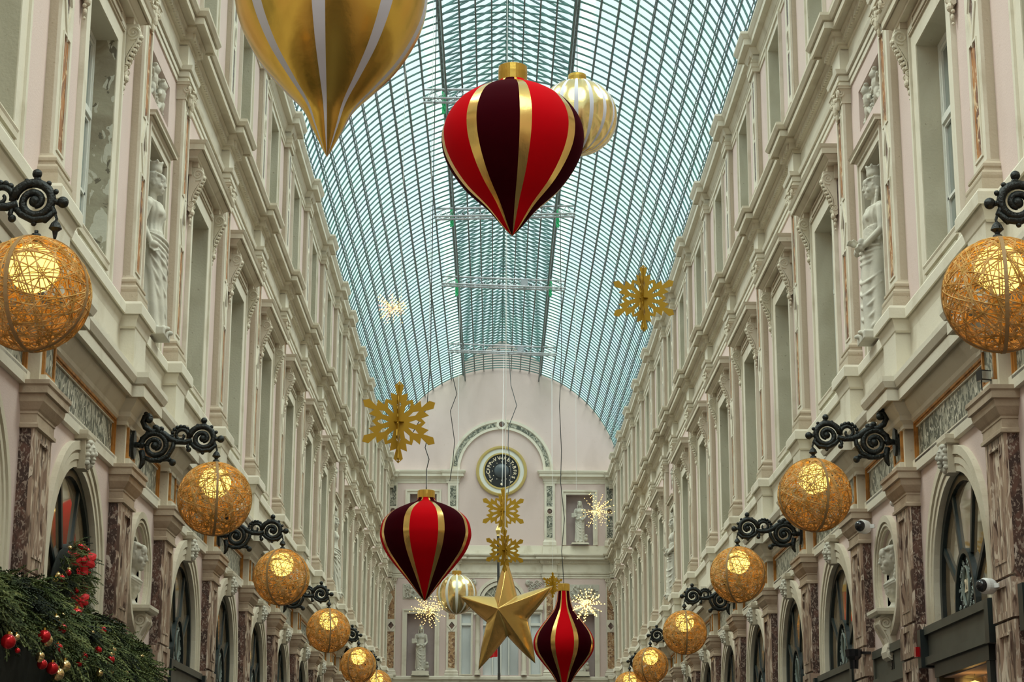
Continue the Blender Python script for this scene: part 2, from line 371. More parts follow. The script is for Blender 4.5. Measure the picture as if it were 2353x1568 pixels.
GP=ground_pilaster()
# ------------------------------------------------------------------ tall upper pilaster
def diamond(cz,hy,hz): return [(0,cz-hz),(hy,cz),(0,cz+hz),(-hy,cz)]
def leafcap(width,dep,h):
    b=B(); hw=width/2
    b.sweep([(0,-hw),(dep,-hw),(dep,hw),(0,hw)],[(0,0),(.012,.0),(.012,.025),(0,.03),(.01,h*.55),(.035,h*.78),(.035,h*.8),(.06,h*.82),(.06,h*.93),(.075,h*.95),(.075,h),(0,h)]); b.box(0,dep,-hw,hw,0,h)
    for s in (-1,1):
        c=(dep+.045,s*(hw-.01),h*.62); b.tube([(c[0],c[1]+s*q[0],c[2]+q[1]) for q in spiral((0,0),.062,.012,PI/2,1.6,20)],[.02-.0006*i for i in range(21)],6)
        b.tube([(c[0]-.02+q[0]*.8,c[1]+s*.02,c[2]+q[1]) for q in spiral((0,0),.062,.012,PI/2,1.6,20)],.017,6)
        b.ball((dep+.03,s*hw*.45,h*.18),(.035,.045,.09),8,6); b.ball((dep+.05,s*hw*.5,h*.36),(.03,.04,.03),8,6)
    b.ball((dep+.035,0,h*.5),(.045,.05,.085),8,6); b.ball((dep+.04,0,h*.05),(.035,.045,.10),8,6); b.ball((dep+.03,0,-.10),(.022,.03,.07),8,6); b.ball((dep+.06,0,h*.78),(.03,.05,.03),8,6)
    return b
def upper_pilaster():
    r=E('tall_pilaster'); D=.11; hw=.235
    b=B(); p=[(0,-hw),(D,-hw),(D,hw),(0,hw)]
    b.sweep(p,[(0,0),(.075,0),(.075,.13),(.06,.135),(.07,.165),(.07,.19),(.055,.215),(.035,.22),(.035,.24),(.048,.255),(.048,.28),(.03,.30),(.012,.31),(0,.335)]); b.box(0,D,-hw,hw,0,.33); O('base',b,STONE,r)
    b=B(); b.box(0,D-.03,-hw,hw,.33,3.42)
    O('shaft',b,STONE,r)
    b=B(); b.plate([rect(-hw,hw,.33,3.42),rect(-.115,.115,.42,1.52),[(q[0]*1,q[1]) for q in diamond(1.86,.085,.20)],rect(-.115,.115,2.20,3.26)],D-.035,D)
    for cz in (1.86,): b.plate([diamond(cz,.175,.38),diamond(cz,.11,.255)],D-.01,D+.014)
    b.plate([rect(-.135,.135,.40,1.54),rect(-.113,.113,.422,1.518)],D-.01,D+.012); b.plate([rect(-.135,.135,2.18,3.28),rect(-.113,.113,2.202,3.258)],D-.01,D+.012)
    O('border',b,CREAM2,r)
    for z0,z1 in ((.42,1.52),(2.2,3.26)): b=B(); b.box(D-.05,D-.006,-.116,.116,z0,z1); O('marble_strip',b,BROWNM,r)
    b=B(); b.plate([diamond(1.86,.10,.23)],D-.05,D-.008); O('diamond_inlay',b,DARKM,r)
    O('capital',leafcap(2*hw,D,.22),CREAM,r,loc=(0,0,3.40))
    return Rep(r)
UP=upper_pilaster()
def top_pilaster():
    r=E('attic_pilaster'); D=.10; hw=.21
    b=B(); p=[(0,-hw),(D,-hw),(D,hw),(0,hw)]
    b.sweep(p,[(0,0),(.05,0),(.05,.16),(.035,.18),(.035,.21),(.015,.23),(0,.26)]); b.box(0,D,-hw,hw,0,.26); O('base',b,STONE,r)
    b=B(); b.box(0,D-.03,-hw,hw,.26,2.30); O('shaft',b,STONE,r)
    ov=[(.06*math.cos(2*PI*k/20),1.30+.115*math.sin(2*PI*k/20)) for k in range(20)]
    b=B(); b.plate([rect(-hw,hw,.26,2.3),rect(-.075,.075,.40,1.08),ov,rect(-.075,.075,1.52,2.16)],D-.035,D)
    b.plate([[(1.7*a,1.3+(c-1.3)*1.45) for a,c in ov],[(1.25*a,1.3+(c-1.3)*1.15) for a,c in ov]],D-.01,D+.01); O('border',b,CREAM2,r)
    b=B(); b.box(D-.05,D-.006,-.08,.08,.4,2.16); O('marble_strip',b,DARKM,r)
    b=B(); b.sweep(p,[(0,2.26),(.015,2.265),(.015,2.29),(0,2.30),(0,2.38),(.03,2.42),(.045,2.43),(.045,2.48),(0,2.5)]); b.box(0,D,-hw,hw,2.28,2.49); O('capital',b,CREAM,r)
    b=B(); b.plate([rect(-.10,.10,2.52,2.74)],D,D+.06); O('modillion',b,STONE,r)
    return Rep(r)
TP=top_pilaster()
# ------------------------------------------------------------------ windows
def frame2d(b,y0,y1,z0,z1,t,d0,d1,mi=0,bottom=True): b.plate([rect(y0,y1,z0,z1),rect(y0+t,y1-t,z0+(t if bottom else .001),z1-t)],d0,d1,mi)
def window(hw,h,aw,peel=False,casement=True,hood=False):
    r=E('window_0')
    b=B()
    b.plate([[(-hw-aw,0),(-hw-aw,h+aw),(hw+aw,h+aw),(hw+aw,0),(hw,0),(hw,h),(-hw,h),(-hw,0)]],0,.03)
    b.plate([[(-hw-aw*.66,0),(-hw-aw*.66,h+aw*.66),(hw+aw*.66,h+aw*.66),(hw+aw*.66,0),(hw,0),(hw,h),(-hw,h),(-hw,0)]],0,.018)
    b.plate([[(-hw-aw,0),(-hw-aw,h+aw),(hw+aw,h+aw),(hw+aw,0),(hw+aw*.78,0),(hw+aw*.78,h+aw*.78),(-hw-aw*.78,h+aw*.78),(-hw-aw*.78,0)]],.03,.055)
    O('architrave',b,CREAM2,r)
    b=B(); e=.004
    for y0,y1,mi in ((-hw,-hw+.006,0),(hw-.006,hw,1 if peel else 0)): b.box(-.27,.02,y0,y1,0,h,mi)
    b.box(-.27,.02,-hw,hw,h-.006,h,0); b.box(-.27,.06,-hw-.03,hw+.03,-.03,.012,0)
    O('reveal',b,[REVEAL,PEEL],r)
    b=B(); x0,x1=-.26,-.20; t=.06
    frame2d(b,-hw+.006,hw-.006,.012,h-.006,t,x0,x1); b.box(x0,x1,-.03,.03,.05,h-.05); zt=h*.66
    b.box(x0-.0,x1+.012,-hw+.05,hw-.05,zt-.035,zt+.035)
    for s in (-1,1):
        a,c=sorted((s*.03,s*(hw-.06))); frame2d(b,a,c,.07,zt-.035,.04,x0+.01,x1-.01); frame2d(b,a,c,zt+.035,h-.07,.04,x0+.01,x1-.01)
    b.box(x0+.01,x1-.01,-hw+.05,hw-.05,h*.33-.015,h*.33+.015)
    O('casement',b,WHITEF,r)
    b=B(); b.box(-.245,-.235,-hw+.02,hw-.02,.02,h-.02); O('pane',b,WGLASS,r)
    if hood:
        b=B(); b.box(.0,.05,-hw-.05,hw+.05,.07,.13); b.tube([(.03,-hw-.06,.15),(.03,hw+.06,.15)],.03,8); b.box(.0,.03,-.03,.03,.0,.12); O('guard_rail',b,CREAM,r)
    return r
WIN=Rep(window(.665,2.57,.27,hood=True)); WINP=window(.665,2.57,.27,peel=True,hood=True)
TWIN=Rep(window(.58,2.13,.15)); TWINN=Rep(window(.45,1.93,.12))
# hood with scroll consoles
def console_bm():
    b=B(); out=[(0,-.58),(.03,-.60),(.055,-.56),(.06,-.50),(.045,-.44),(.05,-.38),(.085,-.30),(.13,-.22),(.175,-.14),(.19,-.07),(.17,-.02),(.17,0),(0,0)]
    b.plate([out],-.065,.065,ax='xz')
    for s in (-1,1):
        y=s*.066
        b.tube([(p[0],y,p[1]) for p in spiral((.115,-.10),.078,.012,-PI*.6,1.9,30)],[.016-.0003*i for i in range(31)],6)
        b.tube([(p[0],y,p[1]) for p in spiral((.045,-.50),.045,.008,PI*.5,1.7,24)],[.011-.0003*i for i in range(25)],6)
        b.tube([(.188,y,-.09),(.165,y,-.19),(.11,y,-.29),(.065,y,-.38),(.06,y,-.46)],[.013,.013,.012,.010,.009],6)
        b.ball((.115,y,-.10),(.018,.014,.018),8,6)
        for q in range(6): b.ball((.155-.018*q,y*.98,-.17-.045*q),(.010,.010,.012),6,4)
    for q in range(7):
        t=q/6; b.ball((.19-.12*t,0,-.13-.30*t),(.028,.05-.012*abs(3-q)/3,.032),8,5)
        for s in (-1,1): b.ball((.185-.12*t,s*.055,-.14-.30*t),(.018,.022,.024),6,4)
    b.ball((.05,0,-.60),(.035,.05,.045),8,6); b.ball((.03,0,-.70),(.02,.03,.035),8,6); b.ball((.025,0,-.77),.016,8,6); b.ball((.03,.03,-.65),.022,6,5); b.ball((.03,-.03,-.65),.022,6,5)
    return b
def hood():
    r=E('window_hood'); b=B(); hw=1.13
    p=[(0,-hw),(.05,-hw),(.05,hw),(0,hw)]
    b.sweep(p,[(0,0),(.09,0),(.09,.035),(.10,.04),(.135,.075),(.15,.085),(.15,.105),(.175,.105),(.175,.085),(.19,.085),(.19,.155),(.205,.17),(.225,.205),(0,.23)]); b.box(0,.05,-hw,hw,0,.22)
    O('cornice_slab',b,CREAM,r)
    b=B(); b.box(0,.05,-hw+.02,hw-.02,-.18,0); b.plate([rect(-.66,.66,-.155,-.03),rect(-.63,.63,-.125,-.06)],.05,.065)
    for s in (-1,1): b.box(0,.13,s*.99-.08,s*.99+.08,-.07,0)
    O('frieze_board',b,STONE,r)
    cm=console_bm().mesh('console'); fin(cm)
    for s in (-1,1): O('console',cm,CREAM,r,loc=(.012,s*.99,-.07),smooth=False)
    return Rep(r)
HD=hood()
# ------------------------------------------------------------------ ground arches
def arch_ring(ro,ri,zs,z0,n=24): 
    return [(-ro,z0)]+[(-ro*math.cos(PI*i/n),zs+ro*math.sin(PI*i/n)) for i in range(n+1)]+[(ro,z0),(ri,z0)]+[(ri*math.cos(PI*i/n),zs+ri*math.sin(PI*i/n)) for i in range(n+1)]+[(-ri,z0)]
def mask_mesh():
    b=B(); b.ball((.06,0,.02),(.09,.085,.115)); b.ball((.145,0,-.01),(.03,.022,.035)); b.ball((.125,0,-.07),(.03,.04,.02)); b.ball((.115,0,-.105),(.03,.03,.03))
    for s in (-1,1):
        b.ball((.13,s*.035,.035),(.02,.02,.012)); b.ball((.125,s*.035,.06),(.022,.03,.012)); b.ball((.11,s*.05,-.02),(.03,.028,.03))
        for k in range(6): a=k/5*PI*.9; b.ball((.06,s*(.09+.015*(k%2)),.12-.05*k),(.04,.028,.03))
    for k in range(7): b.ball((.075,-.066+.022*k,.12+.01*(k%2)),(.04,.018,.035))
    b.ball((.05,0,-.15),(.035,.06,.05))
    return remesh(b,.0075,1)
MASKM=mask_mesh()
def fan_window():
    r=E('window_0'); zs=3.88; ri=1.08
    b=B(); b.plate([arch_ring(ri+.235,ri,zs,3.60)],0,.03); b.plate([arch_ring(ri+.235,ri+.15,zs,3.60)],.03,.06); b.plate([arch_ring(ri+.12,ri+.06,zs,3.60)],.03,.045)
    b.plate([arch_ring(ri+.01,ri-.015,zs,3.60)],-.17,.03); O('archivolt',b,CREAM,r)
    b=B(); b.plate([[(-.14,5.28),(-.10,4.93),(.10,4.93),(.14,5.28)]],0,.10); b.sweep([(0,-.15),(.10,-.15),(.10,.15),(0,.15)],[(0,5.2),(.02,5.21),(.035,5.25),(.035,5.29),(0,5.3)]); k=O('keystone',b,CREAM,r)
    mk=O('carved_mask',MASKM,STATUE,k,loc=(.07,0,5.09)); mk.scale=(.75,.75,.8)
    x0,x1=-.13,-.05
    b=B(); b.plate([arch_ring(ri-.015,ri-.10,zs,3.60)],x0,x1+.02); b.box(x0,x1,-ri,ri,3.57,3.65)
    hub=[(-.42,3.62)]+[(-.42*math.cos(PI*i/20),3.62+.60*math.sin(PI*i/20)) for i in range(21)]
    hin=[(-.37,3.62)]+[(-.37*math.cos(PI*i/20),3.62+.55*math.sin(PI*i/20)) for i in range(21)]
    b.plate([hub+hin[::-1]],x0-.02,x1+.035)
    for a in (27,66,114,153):
        ca,sa=math.cos(rad(a)),math.sin(rad(a)); r0=.43 if a in(27,153) else .52; p0=(r0*ca*.95,3.62+(.60 if a in(66,114) else .62)*sa*(.98)); 
        q=Vector((ca*(ri-.05),zs+sa*(ri-.05)-(.0))); nx,nz=-(q[1]-p0[1]),(q[0]-p0[0]); L=math.hypot(nx,nz); nx*=.028/L; nz*=.028/L
        b.plate([[(p0[0]+nx,p0[1]+nz),(q[0]+nx,q[1]+nz),(q[0]-nx,q[1]-nz),(p0[0]-nx,p0[1]-nz)]],x0,x1+.008)
    O('fan_frame',b,DKFRAME,r)
    b=B(); b.plate([hin],x1-.018,x1-.008,0); O('hub_backing',b,BLACKD,r)
    b=B(); rr=random.Random(3); x=x1+.002
    for k in range(130):
        y=rr.uniform(-.33,.33); z=rr.uniform(3.66,4.12)
        if (y/.345)**2+((z-3.62)/.53)**2>1 or (y/.12)**2+((z-3.86)/.2)**2<1: continue
        b.tube([(x,y+p[0],z+p[1]) for p in spiral((0,0),rr.uniform(.02,.035),.006,rr.uniform(0,6),rr.choice((-1.2,1.2)),10)],.006,4)
    b.tube([(x+.01,.115*math.cos(2*PI*k/24),3.86+.185*math.sin(2*PI*k/24)) for k in range(24)],.014,6,closed=True)
    O('iron_scrollwork',b,mat('aged_iron',(.22,.26,.24),.4,.3),r)
    b=B(); b.plate([[(.10*math.cos(2*PI*k/20),3.86+.165*math.sin(2*PI*k/20)) for k in range(20)]],x1-.01,x1+.0); O('number_oval',b,mat('oval_glass',(.16,.17,.12),.3),r)
    b=B(); b.plate([[(-ri+.02,3.60)]+[(-(ri-.02)*math.cos(PI*i/20),zs+(ri-.02)*math.sin(PI*i/20)) for i in range(21)]+[(ri-.02,3.6)]],x1-.025,x1-.02); O('pane',b,SGLASS,r)
    return Rep(r)
FW=fan_window()
def fascia():
    r=E('shop_fascia'); b=B(); hw=1.30
    b.box(-.12,.06,-hw,hw,3.24,3.585); b.box(-.1,.10,-hw-.02,hw+.02,3.52,3.60); b.box(-.1,.10,-hw-.02,hw+.02,3.22,3.30); O('board',b,GREYSIGN,r)
    for s in (-1,1): b=B(); b.box(-.1,.14,s*(hw+.07)-.07,s*(hw+.07)+.07,3.20,3.58); O('end_block',b,DKFRAME,r)
    b=B(); 
    for s in (-1,1): b.box(-.1,.05,s*1.0-.06,s*1.0+.06,0,3.22)
    b.box(-.1,.04,-1,1,0,.35); b.box(-.1,.06,-1.08,1.08,3.08,3.22); O('shopfront_frame',b,DKFRAME,r)
    b=B(); b.box(-.06,-.05,-.98,.98,.3,3.1); O('display_glass',b,SGLASS,r)
    return Rep(r)
FA=fascia()
def shop_display():
    r=E('shop_display'); b=B(); b.box(-.29,-.28,-.97,.97,.3,3.06); O('painted_back_wall',b,mat('ochre_painted_wall',(.50,.27,.09),.7,layers=[((.22,.12,.05),2.4,S1,.47,.53,2.2,7),((.75,.52,.28),1.3,(1,1,2.5),.56,.60,1.5,6)]),r)
    b=B(); b.lathe([(.0,.14),(.05,.12),(.10,.05),(.115,0),(.105,-.02),(0,-.03)],20,c=(-.13,-.25,2.86)); O('lamp_shade',b,emit('shop_lamp',(1,.55,.16),2.2),r,smooth=True)
    b=B(); b.tube([(-.13,-.25,2.99),(-.13,-.25,3.06)],.006,5); O('lamp_cord',b,CABLE,r); return Rep(r)
SD=shop_display()
def small_fascia():
    r=E('house_number_board'); b=B(); hw=.86; b.box(-.02,.045,-hw,hw,3.27,3.53); b.box(-.02,.08,-hw,hw,3.51,3.60); b.box(-.02,.08,-hw,hw,3.19,3.28); b.box(-.02,.07,-hw,-hw+.06,3.2,3.6);b.box(-.02,.07,hw-.06,hw,3.2,3.6)
    O('board',b,GREYSIGN,r)
    t=text_mesh('31',.21); O('number',t,BLACKD,r,loc=(.05,.14,3.395),rot=(PI/2,0,PI/2)); return Rep(r)
SFA=small_fascia()
# ------------------------------------------------------------------ figures
def rotx(v,a): return (v[0],v[1]*math.cos(a)-v[2]*math.sin(a),v[1]*math.sin(a)+v[2]*math.cos(a))
def head_parts(b,c,s=1,hair='bun',crown=True,turn=0):
    # faces +x
    R=Matrix.Rotation(turn,3,'Z')
    def q(p,r,n=12,m=8): b.ball(Vector(c)+R@Vector(p)*s,tuple(x*s for x in r),n,m,rot=R)
    q((0,0,0),(.098,.078,.118),16,12); q((.035,0,-.055),(.062,.055,.062),14,10); q((.068,0,-.098),(.026,.026,.022)); q((.103,0,-.012),(.017,.013,.033)); q((.114,0,-.03),(.013,.016,.012))
    q((.083,0,.05),(.03,.055,.045)); q((.094,0,-.062),(.014,.026,.008)); q((.090,0,-.077),(.013,.021,.008))
    for t in (-1,1):
        q((.085,t*.033,.02),(.012,.024,.007)); q((.081,t*.033,.002),(.012,.017,.010)); q((.06,t*.042,-.03),(.03,.026,.03)); q((.0,t*.08,-.005),(.018,.012,.032))
    for k in range(26):
        a=k/25*PI*1.25-PI*.625+PI
        for z in (.055,.085,.02):
            q((.088*math.cos(a)*1.0-.012,.080*math.sin(a),z+.010*math.sin(k*2.3)),(.016,.013,.021),8,6)
    for k in range(11):
        a=-PI*.42+PI*.84*k/10; q((.080*math.cos(a),.078*math.sin(a),.088-.010*math.cos(a)+.005*(k%2)),(.019,.013,.015),8,6)
    q((-.015,0,.075),(.092,.076,.055),14,8)
    if hair=='bun': q((-.115,0,.0),(.05,.05,.05)); q((-.085,0,-.05),(.04,.05,.06))
    else:
        for t in (-1,1):
            for k in range(7): q((-.02+.006*k,t*(.085+.004*(k%2)),-.03-.036*k),(.024,.022,.03),8,6)
        for k in range(6): q((-.09+.005*k,.03*math.sin(k*2),-.03-.04*k),(.04,.06,.04),8,6)
    if crown:
        vs=[];n=24; 
        bb=B(); bb.lathe([(0,0),(.075,0),(.08,.02),(.078,.06),(.085,.095),(.06,.10),(.06,.05),(0,.05)],n)
        vs=[Vector(c)+(R@Vector((v[0]-.01,v[1],v[2]+.125))*s) for v in bb.v]; b.add(vs,bb.f)
        for k in range(6): a=k*PI/3; q((.078*math.cos(a)-.01,.078*math.sin(a),.225),(.016,.016,.02),6,4)
def robe(b,z0,z1,prof,folds,amp,seed=0,c=(0,0),hang=0,n=96):
    # prof: list (t, rx, ry, cx, cy)
    vs=[];fs=[];M=40
    for i in range(M+1):
        t=i/M; z=z0+(z1-z0)*t
        for a in range(len(prof)-1):
            if prof[a][0]<=t<=prof[a+1][0]: break
        p,q=prof[a],prof[a+1]; u=(t-p[0])/(q[0]-p[0]); u=u*u*(3-2*u); L=[p[k]+(q[k]-p[k])*u for k in range(1,5)]
        for k in range(n):
            an=2*PI*k/n; f=1+amp*(1-.65*t)*(abs(math.sin(folds*.5*an+seed+1.2*math.sin(2.2*t+an+seed)+hang*t))*2-1)
            vs.append((c[0]+L[2]+L[0]*f*math.cos(an),c[1]+L[3]+L[1]*f*math.sin(an),z))
    for i in range(M):
        for k in range(n): l=(k+1)%n; fs.append((i*n+k,i*n+l,(i+1)*n+l,(i+1)*n+k))
    fs.append(tuple(range(n))[::-1]); fs.append(tuple(M*n+k for k in range(n)))
    b.add(vs,fs)
def hand(b,p,d,s=1):
    d=Vector(d).normalized(); p=Vector(p); side=d.orthogonal().normalized(); b.ball(p+d*.03*s,(.034*s,.028*s,.04*s))
    for k in range(4): q=p+d*.05*s+side*(k-1.5)*.018*s; b.capsule(q,q+d*(.045-.005*abs(k-1.5))*s+side.cross(d)*.02*s,.0095*s,.0085*s,6)
    b.capsule(p+side*.03*s,p+side*.045*s+d*.045*s,.011*s,.009*s,6)
def statue(kind):
    b=B(); H=1.62   # figure faces +x, feet at z=0
    robe(b,.03,1.02,[(0,.20,.21,-.01,0),(.15,.185,.20,0,0),(.45,.165,.185,.015,0),(.75,.16,.185,.01,.0),(1,.125,.15,0,0)],9,.085,seed=kind,hang=2.5)
    robe(b,.95,1.36,[(0,.128,.155,0,0),(.35,.105,.128,0,0),(.7,.125,.155,.01,0),(.9,.105,.165,0,0),(1,.06,.10,-.01,0)],16,.06,seed=kind+2)
    for s in (-1,1):
        b.ball((.075,s*.062,1.22),(.06,.058,.06)); b.capsule((-.01,s*.15,1.31),(-.01,s*.19,1.27),.055,.05); b.capsule((.15,s*.07,.02),(.23,s*.085,.015),.035,.025)
    b.capsule((-.01,0,1.34),(.0,0,1.46),.05,.045)
    head_parts(b,(.012,0,1.545),1.0,'bun' if kind%2==0 else 'long',crown=kind in(0,1))
    # swags of drapery
    def swag(p0,p1,drop,r,out=.17):
        pts=[]
        for i in range(15):
            t=i/14; an=(t-.5)*rad(176); z=p0[1]+(p1[1]-p0[1])*t-drop*math.sin(PI*t); k_=out/.17; pts.append((.160*k_*math.cos(an)+.006,.178*k_*math.sin(an),z))
        b.tube(pts,[r*(.35+.75*math.sin(PI*i/14)) for i in range(15)],7)
    for k in range(4): swag((-.19,.99-.025*k),(.19,.90-.04*k),.03+.03*k,.020)
    if kind%2==0:
        for k in range(4): swag((-.18,.86-.07*k),(.20,.62-.13*k-.02*k*k),.10+.03*k,.019,.178)
        for s in (-1,1):
            b.capsule((-.01,s*.19,1.28),(-.05,s*.235,1.06),.048,.040); b.capsule((-.05,s*.235,1.06),(.05,s*.225,.86),.038,.028); hand(b,(.06,s*.225,.85),(.4,0,-1))
        b.ball((.08,.22,.84),(.05,.05,.04)); b.ball((.08,-.22,.84),(.05,.05,.04))
    else:
        for k in range(5): swag((-.20,.86-.05*k),(.17,.62-.10*k),.20+.05*k,.020,.182)
        for s in (-1,1): b.capsule((-.01,s*.19,1.28),(.0,s*.23,1.05),.05,.042)
        b.capsule((0,.23,1.05),(.16,.14,.90),.040,.03); hand(b,(.16,.13,.89),(1,-.4,-.3)); b.capsule((0,-.23,1.05),(.17,-.18,1.0),.040,.03); hand(b,(.18,-.17,1.0),(1,.1,.3))
        for k in range(9): b.ball((.17+.02*math.sin(k),-.15+.035*k,.92-.03*math.sin(k*.4*PI)),(.035,.03,.04))
        for k in range(7): swag((-.13,1.13-.02*k),(.13,1.13-.02*k),.03,.010,.13)
        if kind==3: b.box(.06,.12,-.34,-.14,.98,1.16); b.ball((.05,.24,.12),(.09,.09,.11)); b.ball((.12,.25,.24),(.06,.06,.06))
    b.add([(x,y,z) for x in (-.16,.21) for y in (-.18,.18) for z in (-.06,.02)],[(0,1,3,2),(4,6,7,5),(0,4,5,1),(2,3,7,6),(0,2,6,4),(1,5,7,3)])
    return remesh(b,.0082,1)
STM=[statue(0),statue(1),statue(3)]
def bust_mesh(flip):
    b=B(); head_parts(b,(.03,0,.585),1.42,'bun' if flip else 'long',crown=False,turn=0)
    b.capsule((-.01,0,.32),(.02,0,.48),.08,.066)
    robe(b,.13,.38,[(0,.075,.09,.01,0),(.3,.115,.16,.01,0),(.7,.13,.225,0,0),(1,.065,.10,0,0)],12,.08,seed=2,hang=1)
    for k in range(7):
        pts=[]
        for i in range(13):
            an=(i/12-.5)*rad(170); z=.36-.028*k-.07*math.cos(an); t=(z-.13)/.25; rx,ry=.075+.06*min(t*1.6,1),.09+.135*min(max(t,0)*1.5,1); pts.append((rx*math.cos(an)+.008,ry*math.sin(an),z))
        b.tube(pts,[.004+.008*math.sin(PI*i/12) for i in range(13)],6)
    b.lathe([(0,0),(.125,0),(.125,.03),(.085,.05),(.07,.09),(.095,.115),(.09,.14),(0,.15)],20)
    return remesh(b,.0085,1)
BUM=[bust_mesh(True),bust_mesh(False)]
def relief_mesh(seed,hw,hh):
    rr=random.Random(seed); b=B(); b.box(-.02,.0,-hw,hw,-hh,hh)
    # two cherub figures among garlands
    for s in (-1,1):
        y=s*hw*.42; b.ball((.07,y,hh*.50),(.065,.06,.07)); b.ball((.125,y,hh*.46),(.02,.012,.018)); b.ball((.05,y,hh*.05),(.065,.075,.11)); b.ball((.05,y+s*.03,-hh*.45),(.05,.06,.09))
        for t in (-1,1): b.capsule((.05,y+t*.06,hh*.15),(.07,y+t*.15,hh*(.35 if t==s else -.1)),.03,.022); b.capsule((.05,y+t*.04,-hh*.5),(.05,y+t*.12,-hh*.8),.035,.022)
        for k in range(6): b.ball((.075,y-.05+.02*k,hh*.50+.06+.008*(k%2)),(.035,.02,.02),8,6)
    for k in range(46):
        y=rr.uniform(-hw*.92,hw*.92); z=rr.uniform(-hh*.88,hh*.2 if rr.random()<.7 else hh*.85); b.ball((.02,y,z),(rr.uniform(.03,.05),rr.uniform(.018,.04),rr.uniform(.018,.04)),8,6)
    for k in range(10):
        c=(rr.uniform(-hw*.8,hw*.8),rr.uniform(-hh*.7,hh*.6)); b.tube([(.03,p[0],p[1]) for p in spiral(c,.07,.01,rr.uniform(0,6),rr.choice((-1.3,1.3)),16)],.014,6)
    return remesh(b,.0075,1)
RELM=[relief_mesh(1,.62,.25),relief_mesh(5,.62,.25)]
# ------------------------------------------------------------------ niche pieces
def niche_frame(hw,h,t=.13,dep=.28,hoodw=.70,back=NICHE,hood=True):
    r=E('statue_niche'); b=B()
    b.plate([[(-hw-t,0),(-hw-t,h+t),(hw+t,h+t),(hw+t,0),(hw,0),(hw,h),(-hw,h),(-hw,0)]],0,.03); b.plate([[(-hw-t,0),(-hw-t,h+t),(hw+t,h+t),(hw+t,0),(hw+t*.7,0),(hw+t*.7,h+t*.7),(-hw-t*.7,h+t*.7),(-hw-t*.7,0)]],.03,.05)
    O('architrave',b,CREAM2,r)
    b=B(); b.box(-dep,0,-hw,-hw+.005,0,h); b.box(-dep,0,hw-.005,hw,0,h); b.box(-dep,0,-hw,hw,h-.005,h); b.box(-dep,0,-hw,hw,0,.02); b.box(-dep-.01,-dep,-hw,hw,0,h); O('recess',b,back,r)
    if hood:
        b=B(); b.sweep([(0,-hoodw),(.02,-hoodw),(.02,hoodw),(0,hoodw)],[(0,h+t),(.02,h+t),(.045,h+t+.03),(.045,h+t+.05),(.078,h+t+.05),(.078,h+t+.035),(.09,h+t+.035),(.09,h+t+.065),(.11,h+t+.09),(0,h+t+.1)]); b.box(0,.02,-hoodw,hoodw,h+t,h+t+.09); O('drip_hood',b,CREAM,r)
    return Rep(r)
NF=niche_frame(.56,2.27)
def oval_niche():
    r=E('bust_niche'); n=40
    def ring(b,ro,ri,d0,d1): b.plate([[(ro*math.cos(2*PI*k/n),ro*1.02*math.sin(2*PI*k/n)) for k in range(n)],[(ri*math.cos(2*PI*k/n),ri*1.02*math.sin(2*PI*k/n)) for k in range(n)]],d0,d1)
    b=B(); ring(b,.67,.52,0,.03); ring(b,.67,.60,.03,.065); ring(b,.58,.555,.03,.05); O('moulded_ring',b,CREAM,r)
    b=B(); hole=[(-.36,-.42)]+[(-.36*math.cos(PI*i/16),.06+.36*math.sin(PI*i/16)) for i in range(17)]+[(.36,-.42)]
    b.plate([[(.525*math.cos(2*PI*k/n),.535*math.sin(2*PI*k/n)) for k in range(n)],hole],-.06,-.03); O('inner_surround',b,CREAM2,r)
    b=B(); vs=[];fs=[];M=8
    b.plate([hole],-.285,-.28,sides=False); 
    L=len(hole)
    vs=[(-.03,p[0],p[1]) for p in hole]+[(-.28,p[0],p[1]) for p in hole]; b.add(vs,[(i,(i+1)%L,L+(i+1)%L,L+i) for i in range(L)]); O('recess',b,NICHE,r)
    b=B(); b.sweep([(-.2,-.26),(.20,-.26),(.20,.26),(-.2,.26)],[(0,-.44),(.01,-.44),(.03,-.41),(.03,-.375),(0,-.37)]); b.box(-.2,.2,-.26,.26,-.44,-.37)
    out=[(-.03,-.92),(.06,-.93),(.10,-.90),(.115,-.84),(.10,-.78),(.075,-.74),(.085,-.68),(.13,-.60),(.17,-.53),(.17,-.46),(.15,-.44),(-.03,-.44)]
    b.plate([out],-.15,.15,ax='xz')
    for s in (-1,1):
        y=s*.15; b.tube([(p[0],y,p[1]) for p in spiral((.105,-.53),.075,.012,-PI*.5,1.9,28)],.016,6); b.tube([(p[0],y,p[1]) for p in spiral((.055,-.86),.05,.01,PI*.5,1.6,22)],.013,6); b.tube([(.17,y,-.56),(.12,y,-.65),(.08,y,-.74),(.09,y,-.80)],.013,6)
    O('console',b,CREAM2,r); return Rep(r)
ON=oval_niche()
